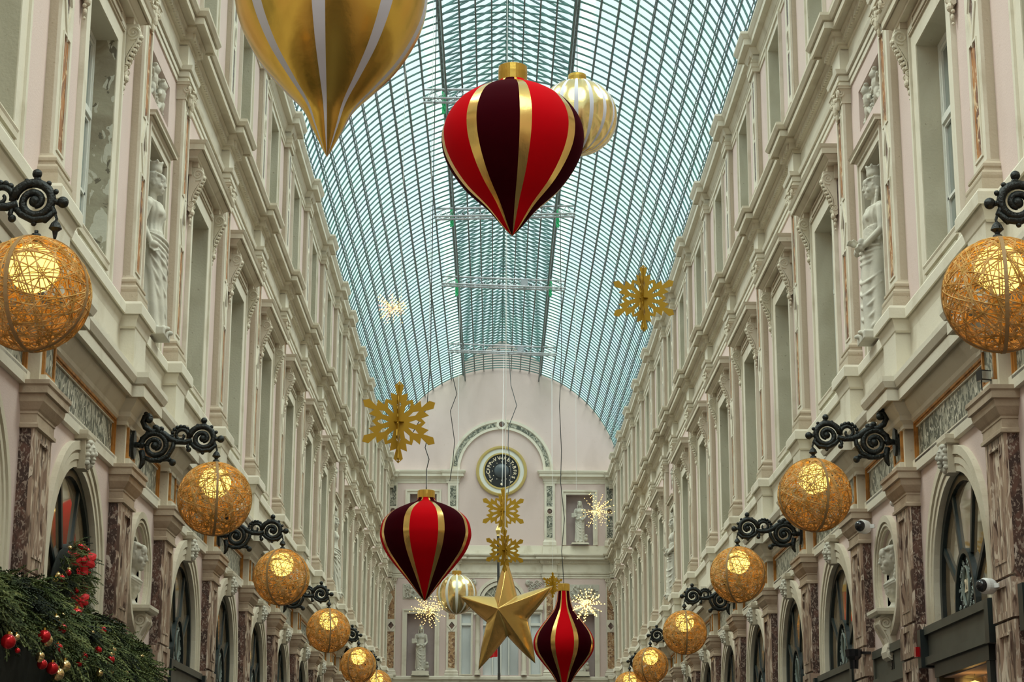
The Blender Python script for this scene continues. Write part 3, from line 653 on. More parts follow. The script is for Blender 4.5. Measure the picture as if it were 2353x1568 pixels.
# ------------------------------------------------------------------ place the facades
wn=1; grp='on the %s wall'
for nm,sd in SIDES:
    gi=ui=0; wi=ti=ai=0
    for k in range(17):
        loc,rz=place(sd,P[k],0)
        if k<16:
            lab='ground floor marble pilaster, %s wall, %s'%(nm,nth(k)) if k else 'marble pilaster behind the nearest wicker lantern, %s edge of picture'%nm
            GP.put(loc,rz,lab,'pilaster','marble pilasters of the ground floor')
        if 1<=k<16:
            UP.put((loc[0],P[k],7.02),rz,'tall cream pilaster with brown marble strips, %s wall, %s'%(nm,nth(k-1)),'pilaster','tall upper pilasters')
            TP.put((loc[0],P[k],11.72),rz,'top storey pilaster with dark oval strip, %s wall, %s'%(nm,nth(k-1)),'pilaster','top storey pilasters')
    for i in range(16):
        c=(P[i]+P[i+1])/2; loc,rz=place(sd,c,0); X=loc[0]
        fr=(FN if i in(2,9) else FZ).put((X,c,5.375),rz,'veined frieze panel in gold frame, %s wall, %s'%(nm,nth(i)),'panel','gilt framed marble frieze panels')
        if i in (2,9):
            q='near' if i==2 else 'far'; j=0 if sd<0 else 1
            NF.put((X,c,7.06),rz,'tall rectangular niche behind the %s stone woman on the %s wall'%(q,nm),'niche','statue niches of the side walls')
            st=O('statue',STM[j],STATUE,loc=(X+sd*.02,c,7.13),rot=(0,0,rz)); st.scale=(1.16,1.22,1.16)
            tag(st,'%s stone caryatid woman with crown in niche on the %s wall%s'%(q,nm,', hands at her sides' if sd<0 else ', hands gathered before her'),'statue','caryatid statues in the side niches')
            rl=O('cherub_relief',RELM[j],STATUE,loc=(X+sd*.09,c,10.12),rot=(0,0,rz)); tag(rl,'carved cherub relief panel above the %s statue on the %s wall'%(q,nm),'relief','cherub reliefs of the side walls')
            ON.put((X,c,4.36),rz,'round bust niche with scroll console, %s one on the %s wall'%(q,nm),'niche','round bust niches')
            bu=O('bust',BUM[j],STATUE,loc=(X+sd*.06,c,3.992),rot=(0,0,rz)); bu.scale=(.95,.92,.95); tag(bu,'white stone bust on console in the %s round niche, %s wall'%(q,nm),'bust','busts in round niches')
            TWINN.put((X,c,11.9),rz,'narrow top-storey window above the %s niche bay, %s wall'%(q,nm),'window',kind='structure',name='window_%d'%wn); wn+=1
            SFA.put((X,c,0),rz,'grey board with house number below the %s bust niche, %s wall'%(q,nm),'sign','house number boards')
        else:
            lw='tall window with white casement in cream surround, %s wall, %s'%(nm,nth(wi))
            if sd<0 and i==1:
                WINP.name='window_%d'%wn; WINP.location=(X,c,7.05); tag(WINP,'tall window with peeling paint on its reveal, second on the left wall','window',kind='structure')
            else: WIN.put((X,c,7.05),rz,lw,'window',kind='structure',name='window_%d'%wn)
            wn+=1
            HD.put((X,c,9.985),rz,'scroll console hood over tall window, %s wall, %s'%(nm,nth(wi)),'hood','window hoods with scroll consoles')
            TWIN.put((X,c,11.75),rz,'top-storey window in plain cream surround, %s wall, %s'%(nm,nth(wi)),'window',kind='structure',name='window_%d'%wn); wn+=1
            FW.put((X,c,0),rz,'round-headed fan window in dark frame, %s wall, %s'%(nm,nth(wi)),'window',kind='structure',name='window_%d'%wn); wn+=1
            if i==1 and sd>0: SD.put((X,c,0),rz,'warm lit display with small lamp inside the near right shop window','shop display')
            fa=FA.put((X,c,0),rz,'dark shop fascia and front under an arch, %s wall, %s'%(nm,nth(wi)),'shop front','shop fascias under the arches')
            if i==1 and sd>0:
                for ch in list(fa.children):
                    if ch.name.startswith('display_glass'): ch.data=ch.data.copy(); ch.data.materials.clear(); ch.data.materials.append(CLEARG)
            wi+=1
# number 21 in the oval of the nearest visible right fan window
t=text_mesh('21',.17); c=(P[1]+P[2])/2; fw=[o for o in bpy.data.objects if o.name.startswith('window_') and o.get('label','').startswith('round-headed fan window in dark frame, right wall, second')][0]
O('house_number',t,LETTER,fw,loc=(-.042,0,3.86),rot=(PI/2,0,PI/2))
# ------------------------------------------------------------------ glass vault (ceiling)
R0=4.56; ZC=14.14; AB=rad(19.2); HS=.388
def vp(a,r=R0): return (r*math.sin(a),ZC+r*math.cos(a))
ceil=E('ceiling',(0,0,0)); tag(ceil,'barrel vault of glass and iron with raised ridge light over the arcade','glass roof',kind='structure')
RZ=19.83; BZ=18.95; BX=1.50
b=B(); n=40
out=[vp(rad(-86)+rad(172)*i/72,R0) for i in range(73)]; inn=[vp(rad(-86)+rad(172)*i/72,R0-.035) for i in range(73)]
b.plate([out+inn[::-1]],-.010,.010,ax='xz')
for s in (-1,1):
    b.plate([[(s*BX,BZ),(0,RZ),(0,RZ-.05),(s*BX,BZ-.05)]],-.014,.014,ax='xz')
    b.plate([[(s*BX,18.42),(s*BX,BZ),(s*(BX-.035),BZ),(s*(BX-.035),18.42)]],-.0125,.0125,ax='xz')
hm=b.mesh('glazing_bar'); fin(hm)
ys=[YE-.12-HS*i for i in range(int((YE-19)/HS))]
vis=ys[-100:]; rest=ys[:-100]
for y in vis: O('glazing_bar',hm,BARS,ceil,loc=(0,y,0))
b=B()
for y in rest: b.add([(v[0],v[1]+y,v[2]) for v in [tuple(q.co) for q in hm.vertices]],[tuple(p.vertices) for p in hm.polygons])
o=O('glazing_bar',b,BARS,ceil); o['kind']='stuff'
# purlins
Y0=10
def purlin(a,depth,t,big=False):
    b=B(); n_=(math.sin(a),math.cos(a)); tt=(math.cos(a),-math.sin(a))
    def bar(r,hw,hd,mi=0):
        vs=[]
        for y in (Y0,YE):
            for i,j in ((-1,-1),(1,-1),(1,1),(-1,1)):
                vs.append((n_[0]*(r+j*hd)+tt[0]*i*hw,y,ZC+n_[1]*(r+j*hd)+tt[1]*i*hw))
        b.add(vs,[(0,1,2,3),(4,7,6,5),(0,4,5,1),(1,5,6,2),(2,6,7,3),(3,7,4,0)])
    bar(R0-.02,t*.75,.014 if not big else .03); bar(R0-depth,t*.55,.006 if not big else .03)
    y=Y0; k=0; r1,r2=R0-.05,R0-depth
    st=HS/2 if not big else HS/2
    while y<YE-.2:
        if not big:
            p=[(n_[0]*r+tt[0]*i*.006,y+j*.005,ZC+n_[1]*r+tt[1]*i*.006) for r in (r1,r2) for i in (-1,1) for j in (-1,1)]
            if k%4==0: b.add(p,[(0,1,3,2),(4,6,7,5),(0,4,5,1),(2,3,7,6),(0,2,6,4),(1,5,7,3)])
        elif y>28:
            ra,rb=(r1,r2) if k%2 else (r2,r1); p=[]
            for (yy,r) in ((y,ra),(y+st,rb)):
                for i in (-1,1): p.append((n_[0]*r+tt[0]*i*.007,yy,ZC+n_[1]*r+tt[1]*i*.007)); 
                for i in (-1,1): p.append((n_[0]*(r+.008)+tt[0]*i*.007,yy,ZC+n_[1]*(r+.008)+tt[1]*i*.007))
            b.add(p,[(0,1,5,4),(2,3,7,6),(0,2,6,4),(1,3,7,5)])
        y+=st;k+=1
    return b
for s in (-1,1):
    O('ridge_beam',purlin(s*AB,.27,.035,True),PURL,ceil)
    for j in range(12): O('purlin',purlin(s*rad(25.4+5.1*j),.085,.018),PURL,ceil)
for a in (-13.4,-8.9,-4.45,4.45,8.9,13.4): O('purlin',purlin(rad(a),.10,.02),PURL,ceil)
b=B(); b.box(-.03,.03,Y0,YE,RZ-.12,RZ); b.box(-BX,-BX+.06,Y0,YE,BZ-.06,BZ+.02); b.box(BX-.06,BX,Y0,YE,BZ-.06,BZ+.02); O('ridge_bar',b,BARS,ceil)
b=B()
for s in (-1,1):
    pts=[vp(s*(AB+(rad(88)-AB)*i/40),R0+.012) for i in range(41)]
    vs=[(p[0],y,p[1]) for y in (-12,YE) for p in pts]; b.add(vs,[(i,i+1,42+i,41+i) for i in range(40)])
    b.add([(s*BX,-12,BZ+.02),(0,-12,RZ+.02),(0,YE,RZ+.02),(s*BX,YE,BZ+.02)],[(0,1,2,3)])
O('roof_pane',b,RGLASS,ceil)
b=B()
for y in ys:
    if y<24: continue
    for s in (-1,1):
        vs=[];m=6
        for i in range(m+1):
            t=i/m; wid=rad(4.2)*(.55+.45*math.sin(PI*(.15+.7*t))+.12*math.sin(9*t+y*3)); 
            for aa in (AB+rad(.6),AB+rad(.6)+wid): p=vp(s*aa,R0+.05); vs.append((p[0],y+.02+t*(HS-.04),p[1]))
        b.add(vs,[(2*i,2*i+1,2*i+3,2*i+2) for i in range(m)])
o=O('hazy_edge_pane',b,FROST,ceil); o['kind']='stuff'

# ------------------------------------------------------------------ trusses and slings
def truss(L=3.9,h=.27):
    r=E('lighting_truss'); 
    for i,(y,z) in enumerate(((-.14,0),(.14,0),(0,h))):
        b=B(); b.tube([(-L/2,y,z),(L/2,y,z)],.030,8); O('chord',b,SILVER,r)
    b=B(); n=12
    for k in range(n):
        x0=-L/2+.08+k*(L-.16)/n; x1=x0+(L-.16)/n; xm=(x0+x1)/2
        for y in (-.14,.14): b.tube([(x0,y,0),(xm,0,h),(x1,y,0)],.010,5)
        b.tube([(x0,-.14,0),(xm,.14,0),(x1,-.14,0)],.010,5)
    O('web_bracing',b,SILVER,r)
    b=B()
    for s in (-1,1): b.tube([(s*1.42,0,h),(s*1.43,0,h+.22)],.012,5); b.ball((s*1.42,0,h+.02),.045,8,6)
    O('hoist_clamp',b,CABLE,r)
    b=B(); rr=random.Random(4)
    for k in range(5):
        x=-1.2+.5*k; b.tube([(x+.6*q/9,-.05+.03*math.sin(q),h*.4-.10*math.sin(PI*q/9)) for q in range(10)],.012,5)
    O('tied_cable',b,CABLE,r)
    b=B(); b.box(.55,.75,-.1,.1,.05,.22); O('light_fitting',b,SILVER,r)
    return Rep(r)
TR=truss()
TRS=[(42.2,18.0,0),(51.0,18.0,.09),(58.2,18.0,-.12),(66.9,18.0,-.13)]
tl=['behind the largest red bauble','at the largest red bauble tip','third from the camera','nearest the end wall']
for (y,z,a),l in zip(TRS,tl): TR.put((0,y,z),-a if 0 else -a,'silver lighting truss slung under the glass vault, '+l,'truss','lighting trusses under the vault')
for i,(y,z,a) in enumerate(TRS[:3]):
    for s in (-1,1):
        b=B(); rr=random.Random(i*2+s)
        for k in range(3):
            b.tube([(s*1.47+.035*math.sin(q*1.3+k*2),y+.3+.03*math.cos(q+k),18.32-.085*q*.9) for q in range(8)],.022,6)
        tag(O('rope_sling',b,GREENROPE),'bright green sling hanging at the %s ridge beam by the %s truss'%('left' if s<0 else 'right',ORD[i]),'sling','green slings on the trusses')
def cable(pts,m,lab,r=.012):
    b=B(); P2=[]
    for i in range(len(pts)-1):
        for k in range(6): t=k/6; u=t*t*(3-2*t); P2.append(Vector(pts[i]).lerp(Vector(pts[i+1]),t)+Vector(((u-t)*0,0,0)))
    P2.append(Vector(pts[-1])); b.tube(P2,r,5); return tag(O('hanging_cable',b,m),lab,'cable')

# ------------------------------------------------------------------ end wall
er=E('wall_end',(0,YE,0),-PI/2); tag(er,'pink end wall closing the arcade with round clock and statue niches','wall',kind='structure')
def EO(name,b,m,**k): return O(name,b,m,er,**k)
def carc(c,r,n=40): return [(c[0]+r*math.cos(2*PI*i/n),c[1]+r*math.sin(2*PI*i/n)) for i in range(n)]
out=[(-4.56,0),(4.56,0)]+[vp(rad(90)-(rad(90)-AB)*i/30) for i in range(31)]+[(BX,BZ),(0,RZ),(-BX,BZ)]+[vp(-AB-(rad(90)-AB)*i/30) for i in range(31)]
b=B(); holes=[]
for s in (-1,1):
    holes+=[rect(min(s*2.45,s*3.49),max(s*2.45,s*3.49),6.98,9.30),rect(min(s*2.44,s*3.45),max(s*2.44,s*3.45),11.87,13.79),rect(min(s*1.09,s*1.48),max(s*1.09,s*1.48),7.03,9.30)]
holes.append(rect(-.66,.66,7.03,9.3))
b.plate([out]+holes,-.35,0); b.box(-.4,-.35,-4.5,4.5,0,14.6)
EO('wall_face',b,PINK)
def brk(cs,hw,dep,y0,y1):
    p=[(0,y0)]
    for c in cs: p+=[(0,c-hw),(dep,c-hw),(dep,c+hw),(0,c+hw)]
    return p+[(0,y1)]
ps=[-4.08,-1.82,1.82,4.08]; ms=[-1.82,1.82]
b=B()
b.sweep(brk(ms,.27,.08,-4.2,4.2),[(0,6.2),(.02,6.2),(.02,6.76),(.04,6.84),(.10,6.87),(.10,6.96),(.085,6.99),(0,7.0)])
b.sweep(brk(ms,.27,.08,-4.2,4.2),arch_prof); b.sweep(brk(ms,.25,.07,-4.2,4.2),[(0,10.8),(.015,10.8),(.015,11.16),(0,11.16)])
b.sweep(brk(ms,.29,.10,-4.2,4.2),corn_prof)
b.sweep(brk(ms,.24,.07,-4.2,4.2),[(0,11.5),(.03,11.5),(.03,11.84),(0,11.85)])
y=-3.9
while y<3.9:
    x=.10 if min(abs(y-1.82),abs(y+1.82))<.3 else 0; b.box(x+.03,x+.105,y,y+.048,11.185,11.265); y+=.085
EO('entablature',b,CREAM2)
b=B()
for s in (-1,1):
    y0,y1=sorted((s*4.2,s*1.60)); 
    p=[(0,y0),(0.06,y0),(.06,y1),(0,y1)]; q=1.82*s
    p=[(-.02,y0),(0,y0)]+[(0,q-.24),(.06,q-.24),(.06,q+.24),(0,q+.24)]+[(0,y1),(-.02,y1)]
    if s>0: p=[(-.02,y0),(0,y0),(0,q-.2),(.06,q-.2),(.06,q+.24),(0,q+.24),(0,y1)]
    else: p=[(0,y0),(0,q-.24),(.06,q-.24),(.06,q+.2),(0,q+.2),(0,y1),(-.02,y1)]
    b.sweep(p,[(0,14.2),(.02,14.2),(.02,14.28),(.035,14.29),(.035,14.36),(.06,14.4),(.10,14.44),(.18,14.45),(.18,14.54),(.21,14.57),(.24,14.64),(.24,14.68),(0,14.72)])
EO('upper_entablature',b,CREAM2)
# big arch with marble inlay
ac=(0,14.70); b=B()
def half_ring(ro,ri,a0=0,a1=PI,n=40): return arc(ac,ro,a0,a1,n)+arc(ac,ri,a1,a0,n)
b.plate([half_ring(1.96,1.86)],0,.09); b.plate([half_ring(1.66,1.58)],0,.09); b.plate([half_ring(1.88,1.64)],0,.04)
for a in (PI/2,): b.lathe([(0,.0),(.16,0),(.16,.02),(.12,.03)],24,c=(0,0,0)) if 0 else None
b.plate([carc((0,16.47),.2,28),carc((0,16.47),.11,28)],.0,.12)
EO('arch_moulding',b,CREAM2)
b=B(); b.plate([half_ring(1.83,1.69,rad(5),rad(82),24)],.03,.05); b.plate([half_ring(1.83,1.69,rad(98),rad(175),24)],.03,.05); EO('arch_inlay',b,GREENM)
b=B(); b.ball((.08,0,16.47),(.03,.10,.10),14,8); EO('roundel',b,DARKM)
# pilasters upper & lower
for k,c in enumerate(ps):
    edge=abs(c)>3; o=E('upper_wall_pilaster',(0,0,0)); o.parent=er; hw=.2 if not edge else .16
    b=B(); b.plate([rect(c-hw,c+hw,12.05,14.2),rect(c-.115,c+.115,12.14,12.96),rect(c-.115,c+.115,13.32,14.10),carc((c,13.14),.095,24)],0,.07)
    b.sweep([(0,c-hw),(.07,c-hw),(.07,c+hw),(0,c+hw)],[(0,11.84),(.05,11.84),(.05,11.98),(.02,12.02),(0,12.07)]); b.box(0,.07,c-hw,c+hw,11.84,12.06)
    b.plate([carc((c,13.14),.135,24),carc((c,13.14),.10,24)],.05,.09); O('border',b,CREAM2,o)
    for z0,z1 in ((12.1,12.98),(13.3,14.12)): b=B(); b.box(.0,.05,c-.12,c+.12,z0,z1); O('marble_inlay',b,GREENM,o)
    b=B(); b.plate([carc((c,13.14),.098,20)],0,.055); b.ball((.055,c,13.14),(.02,.06,.06),10,6); O('roundel',b,DARKM,o)
    o=E('lower_wall_pilaster'); o.parent=er
    b=B(); dm=[(c+q[0],q[1]) for q in diamond(8.85,.11,.14)]; b.plate([rect(c-hw,c+hw,7.2,10.42),rect(c-.125,c+.125,7.28,8.62),rect(c-.125,c+.125,9.08,10.32),dm],0,.08)
    b.plate([[(c+q[0],q[1]) for q in diamond(8.85,.18,.23)],dm],.07,.10)
    b.sweep([(0,c-hw),(.08,c-hw),(.08,c+hw),(0,c+hw)],[(0,7.0),(.06,7.0),(.06,7.08),(.035,7.12),(.05,7.15),(.01,7.2),(0,7.22)]); b.box(0,.08,c-hw,c+hw,7,7.2); O('border',b,CREAM2,o)
    for z0,z1 in ((7.25,8.64),(9.06,10.34)): b=B(); b.box(0,.06,c-.13,c+.13,z0,z1); O('marble_inlay',b,TANM,o)
    b=B(); b.plate([dm],0,.065); O('diamond_inlay',b,DARKM,o)
    O('capital',leafcap(2*hw,.08,.22),CREAM,o,loc=(0,c,10.40))
# niches, statues, reliefs
def E_niche(c,z0,h,hw):
    o=E('statue_niche'); o.parent=er; o.location=(0,c,z0); t=.17
    b=B()
    for tt,d in ((1,.03),(.35,.06)):
        pass
    b.plate([[(-hw-t,0),(-hw-t,h+t),(hw+t,h+t),(hw+t,0),(hw,0),(hw,h),(-hw,h),(-hw,0)]],0,.04); b.plate([[(-hw-t,0),(-hw-t,h+t),(hw+t,h+t),(hw+t,0),(hw+t*.6,0),(hw+t*.6,h+t*.6),(-hw-t*.6,h+t*.6),(-hw-t*.6,0)]],.04,.08); O('architrave',b,CREAM2,o)
    b=B(); b.box(-.34,0,-hw,-hw+.01,0,h); b.box(-.34,0,hw-.01,hw,0,h); b.box(-.34,0,-hw,hw,h-.01,h); b.box(-.345,-.335,-hw,hw,0,h); b.box(-.34,.03,-hw,hw,0,.01); O('recess',b,MAUVE,o)
sidew={-1:'left',1:'right'}
for s in (-1,1):
    E_niche(s*2.97,6.98,2.31,.52); E_niche(s*2.945,11.87,1.92,.505)
    for (z,kind,scl,pz,lv) in ((7.22,2 if s>0 else 1,.98,.22,'lower'),(12.0,2 if s<0 else 0,.93,.12,'upper')):
        st=O('statue',STM[2],STATUE,loc=(s*2.96,YE+.03,z),rot=(0,0,-PI/2)); st.scale=(scl,scl*(1 if (s>0)==(kind!=1) else -1),scl)
        tag(st,'stone robed statue in the %s %s niche of the end wall'%(lv,sidew[s]),'statue','robed statues of the end wall')
        b=B(); b.box(-.26,.22,-.31,.31,-pz,-.05); b.box(-.28,.24,-.33,.33,-pz,-pz+.05); pp=O('statue_plinth',b,CREAM2,loc=(s*2.96,YE+.03,z),rot=(0,0,-PI/2)); tag(pp,'cream plinth under the %s %s statue of the end wall'%(lv,sidew[s]),'plinth','statue plinths of the end wall')
    rl=O('carved_relief',RELM[0 if s<0 else 1],STATUE,loc=(s*3.11,YE-.01,10.11),rot=(0,0,-PI/2)); rl.scale=(1,.9,1.15); tag(rl,'carved relief panel above the lower %s niche of the end wall'%sidew[s],'relief','reliefs of the end wall')
# central window group
o=E('window_end',(0,0,0)); o.parent=er
for s in (-1,1):
    g=E('column',(0,s*.86,0)); g.parent=er
    b=B(); b.lathe([(.12,7.03),(.12,7.08),(.10,7.1),(.115,7.14),(.095,7.17),(.09,7.2),(.088,8.3),(.078,9.18),(.09,9.19),(.09,9.22)],20,c=(.10,0,0)); O('shaft',b,CREAM2,g,smooth=True)
    b=B(); b.box(.0,.22,-.13,.13,9.33,9.38); 
    for t in (-1,1): b.tube([(.19,t*.10+p[0],9.28+p[1]) for p in spiral((0,0),.055,.01,PI/2,t*-1.6,20)],.014,6); b.tube([(.08,t*.1,9.28),(.2,t*.1,9.28)],.05,10)
    b.box(.02,.18,-.1,.1,9.24,9.33); O('ionic_capital',b,CREAM2,g)
b=B(); b.box(0,.06,-1.55,-.62,9.38,9.46);b.box(0,.06,.62,1.55,9.38,9.46); b.box(0,.12,-1.56,-.66,9.44,9.62); b.box(0,.12,.66,1.56,9.44,9.62)
b.plate([arc((0,9.68),.95,0,PI,28)+arc((0,9.68),.83,PI,0,28)],0,.12); b.plate([arc((0,9.68),.80,0,PI,28)+arc((0,9.68),.68,PI,0,28)],0,.08)
frame2d(b,-1.53,-1.04,7.02,9.36,.05,0,.05); frame2d(b,1.04,1.53,7.02,9.36,.05,0,.05); EO('window_surround',b,CREAM2)
b=B()
for s in (-1,1):
    y0,y1=sorted((s*1.09,s*1.48)); frame2d(b,y0,y1,7.03,9.3,.03,-.06,-.01); b.box(-.06,.0,y0,y1,8.86,8.95)
    b.box(-.05,0,s*.3-.02,s*.3+.02,7.05,9.3)
b.box(-.05,0,-.66,.66,8.86,8.92); b.box(-.05,0,-.03,.03,7.05,9.3); EO('window_frame',b,WHITEF)
b=B(); b.box(-.10,-.08,-1.49,1.49,7.02,9.31); EO('pane',b,PALEGL)
b=B(); b.plate([arc((0,9.68),.68,0,PI,28)],0,.01); EO('lunette',b,GREENM)
b=B()
for k in range(7): a=PI*(k+.5)/7; b.tube([(.03,.1*math.cos(a),9.68+.1*math.sin(a)),(.03,.64*math.cos(a),9.68+.64*math.sin(a))],.018,6)
rr=random.Random(9)
for s in (-1,1):
    for k in range(14): c=(s*rr.uniform(.95,1.5),rr.uniform(10.0,10.55)); b.tube([(.03,p[0],p[1]) for p in spiral(c,.09,.012,rr.uniform(0,6),rr.choice((-1.3,1.3)),14)],.016,6)
    b.ball((.05,s*1.0,10.45),(.05,.09,.11)); b.ball((.08,s*1.02,10.5),(.04,.05,.06))
EO('carved_spandrel',b,STATUE)
# clock
ck=E('clock',(0,YE-.02,14.67),-PI/2); tag(ck,'round black clock in gold and white ring high on the pink end wall','clock')
def ringl(ro,ri,x0,x1,c=(0,0)): bb=B(); bb.plate([carc(c,ro,64),carc(c,ri,64)],x0,x1); return bb
b=ringl(.965,.93,0,.07); b.plate([carc((0,0),.94,64),carc((0,0),.855,64)],.0,.10); b.plate([carc((0,0),.90,64),carc((0,0),.88,64)],.09,.12); O('gold_rim',b,BRASS,ck)
O('white_ring',ringl(.86,.69,0,.06),WHITEF,ck); O('inner_rim',ringl(.70,.64,0,.09),BRASS,ck)
b=B(); b.plate([carc((0,0),.65,64)],0,.05); O('black_dial',b,BLACKD,ck)
b=B(); b.lathe([(.29*math.cos(t*PI/16),.13*math.sin(t*PI/16)) for t in range(9)],32); me=b.mesh('centre_dome'); me.transform(Matrix.Rotation(PI/2,4,'Y')); fin(me); O('centre_dome',me,mat('smoky_dome',(.06,.075,.085),.25),ck,loc=(.05,0,0),smooth=True)
letters=[('T',228,.15),('o',240,.09),('u',248,.09),('r',256,.09),('C',268-3,.15),('F',278,.12),('P',291,.14),('P',304,.14),('a',313,.09),('u',321,.09),('V',331,.15),('V',349,.15),('e',358,.09),('L',6,.09),('X',15,.11),('B',32,.15),('T',50,.14),('s',60,.10),('B',73,.14),('F',88,.13),('R',101,.13),('S',118,.14),('T',139,.15)]
# angle given clockwise from the top
for ch,a,sz in letters:
    t=text_mesh(ch,sz*1.28,.004); an=rad(a); 
    ob=O('letter',t,LETTER,ck,loc=(.056,.50*math.sin(an),.50*math.cos(an))); ob.rotation_mode='XYZ'
    ob.matrix_local=Matrix.Translation((.056,.50*math.sin(an),.50*math.cos(an)))@Matrix.Rotation(-an,4,'X')@Matrix.Rotation(PI/2,4,'Z')@Matrix.Rotation(PI/2,4,'X')
b=B(); b.ball((.055,0,-.50),(.012,.045,.045),12,6)
for k in range(12): a=2*PI*k/12; b.ball((.055,.35*math.sin(a),.35*math.cos(a)),(.008,.018,.018),8,4)
O('minute_dots',b,LETTER,ck)
# flag pole and red flag
fp=E('flag_pole',(-.12,YE-1.6,0)); tag(fp,'dark flag pole with pointed finial before the end wall behind the star','flag pole')
b=B(); b.tube([(.06,0,6.95),(0,0,12.0)],.045,10); O('pole',b,CABLE,fp)
b=B(); b.lathe([(0,12.45),(.03,12.34),(.10,12.18),(.045,12.02),(.06,11.98),(.02,11.93)],12); O('finial',b,BRASS,fp)
b=B(); b.tube([(.06,0,6.99),(.06,.5,6.92),(.06,1.6,6.9)],.05,8); O('wall_arm',b,CABLE,fp)
fl=B(); N=10; vs=[(-.12-.38*i/N,YE-1.6+.08*math.sin(i*1.2),8.2-.16*i/N-j*(.62-.1*i/N)) for i in range(N+1) for j in (0,1)]
fl.add(vs,[(2*i,2*i+1,2*i+3,2*i+2) for i in range(N)]); fo=O('flag',fl,REDFLAG); s_=fo.modifiers.new('s','SOLIDIFY'); s_.thickness=.012
tag(fo,'small red flag cloth below the big gold star','flag')

# ------------------------------------------------------------------ lanterns and brackets
def bracket():
    r=E('wall_bracket'); b=B(); b.plate([[( .085*math.cos(2*PI*k/24),.155*math.sin(2*PI*k/24)) for k in range(24)]],0,.03); b.capsule((.02,0,0),(.10,0,0),.03,.035,8); O('wall_plate',b,IRON,r)
    b=B()
    def sp(c,r0,r1,a0,t,w0=.030,w1=.014,n=30,fl=1):
        b.tube([(p[0],0,p[1]) for p in spiral(c,r0,r1,a0,t,n)],[w0+(w1-w0)*i/n for i in range(n+1)],8)
    # big rear scroll
    sp((.24,-.01),.155,.035,PI*1.05,-1.75,.034,.022); b.ball((.24,-.01,0) if 0 else (.24,0,-.01),.045,10,8)
    b.tube([(.10,0,-.06),(.12,0,-.14),(.115,0,-.20),(.09,0,-.26)],[.03,.035,.03,.012],8)
    b.tube([(.12,0,-.13),(.20,0,-.165),(.30,0,-.165),(.38,0,-.12),(.43,0,-.03),(.44,0,.04)],[.02,.028,.03,.028,.026,.024],8)
    b.tube([(.30,0,-.165),(.38,0,-.16),(.43,0,-.185)],.018,6); b.ball((.435,0,-.19),.038,10,8); b.ball((.40,0,-.155),.024)
    # top curl
    b.tube([(.26,0,.145),(.19,0,.15),(.13,0,.19),(.10,0,.25),(.12,0,.30),(.16,0,.315),(.185,0,.285)],[.03,.03,.032,.03,.034,.034,.03],8); b.ball((.165,0,.275),.043,10,8); b.ball((.13,0,.335),.025)
    b.ball((.27,0,.165),(.04,.03,.035)); b.ball((.24,0,.19),(.035,.028,.03)); b.ball((.30,0,.17),(.03,.025,.03))
    # S link to front scroll
    b.tube([(.24,0,.15),(.33,0,.12),(.40,0,.065),(.47,0,.035),(.56,0,.03),(.63,0,.05)],[.032,.034,.034,.032,.03,.03],8)
    b.tube([(p[0],0,p[1]) for p in spiral((.515,.10),.085,.02,-PI*.1,1.15,24)],[.026-.0006*i for i in range(25)],8)
    for k in range(9):
        a=PI*(.05+.12*k); b.ball((.515+.10*math.cos(a),0,.10+.10*math.sin(a)),(.022,.02,.022),8,6)
    sp((.745,.07),.145,.03,PI*.95,-1.7,.034,.022,34); b.ball((.745,0,.07),.04,10,8)
    b.tube([(.60,0,.04),(.66,0,-.02),(.74,0,-.06),(.83,0,-.05),(.88,0,.0)],[.02,.026,.028,.026,.02],8)
    b.tube([(.60,0,.03),(.585,0,-.02),(.60,0,-.05)],.018,6); b.ball((.60,0,-.05),.028)
    b.capsule((.745,0,.20),(.75,0,.24),.022,.018); b.ball((.75,0,.265),.034,10,8); b.capsule((.87,0,.07),(.91,0,.065),.02,.018); b.ball((.935,0,.065),.04,10,8)
    b.capsule((.86,0,.03),(.885,0,-.01),.022,.016)
    for k in range(10):
        a=PI*.95-1.2*k*.42; b.ball((.745+.155*math.cos(a),.0,.07+.155*math.sin(a)),(.02,.022,.02),6,5)
    for k in range(10):
        a=PI*.2+.5*k; b.ball((.24+.165*math.cos(a),0,-.01+.165*math.sin(a)),(.022,.022,.02),6,5)
    O('scrollwork',b,IRON,r,smooth=True)
    b=B(); b.tube([(.885,0,-.01),(.90,0,-.05),(.895,0,-.08)],.010,6); b.lathe([(.006,-.06),(.03,-.085),(.045,-.12),(.02,-.14),(.01,-.19)],12,c=(.895,0,0)); O('shackle',b,IRON,r)
    return Rep(r)
BR=bracket()
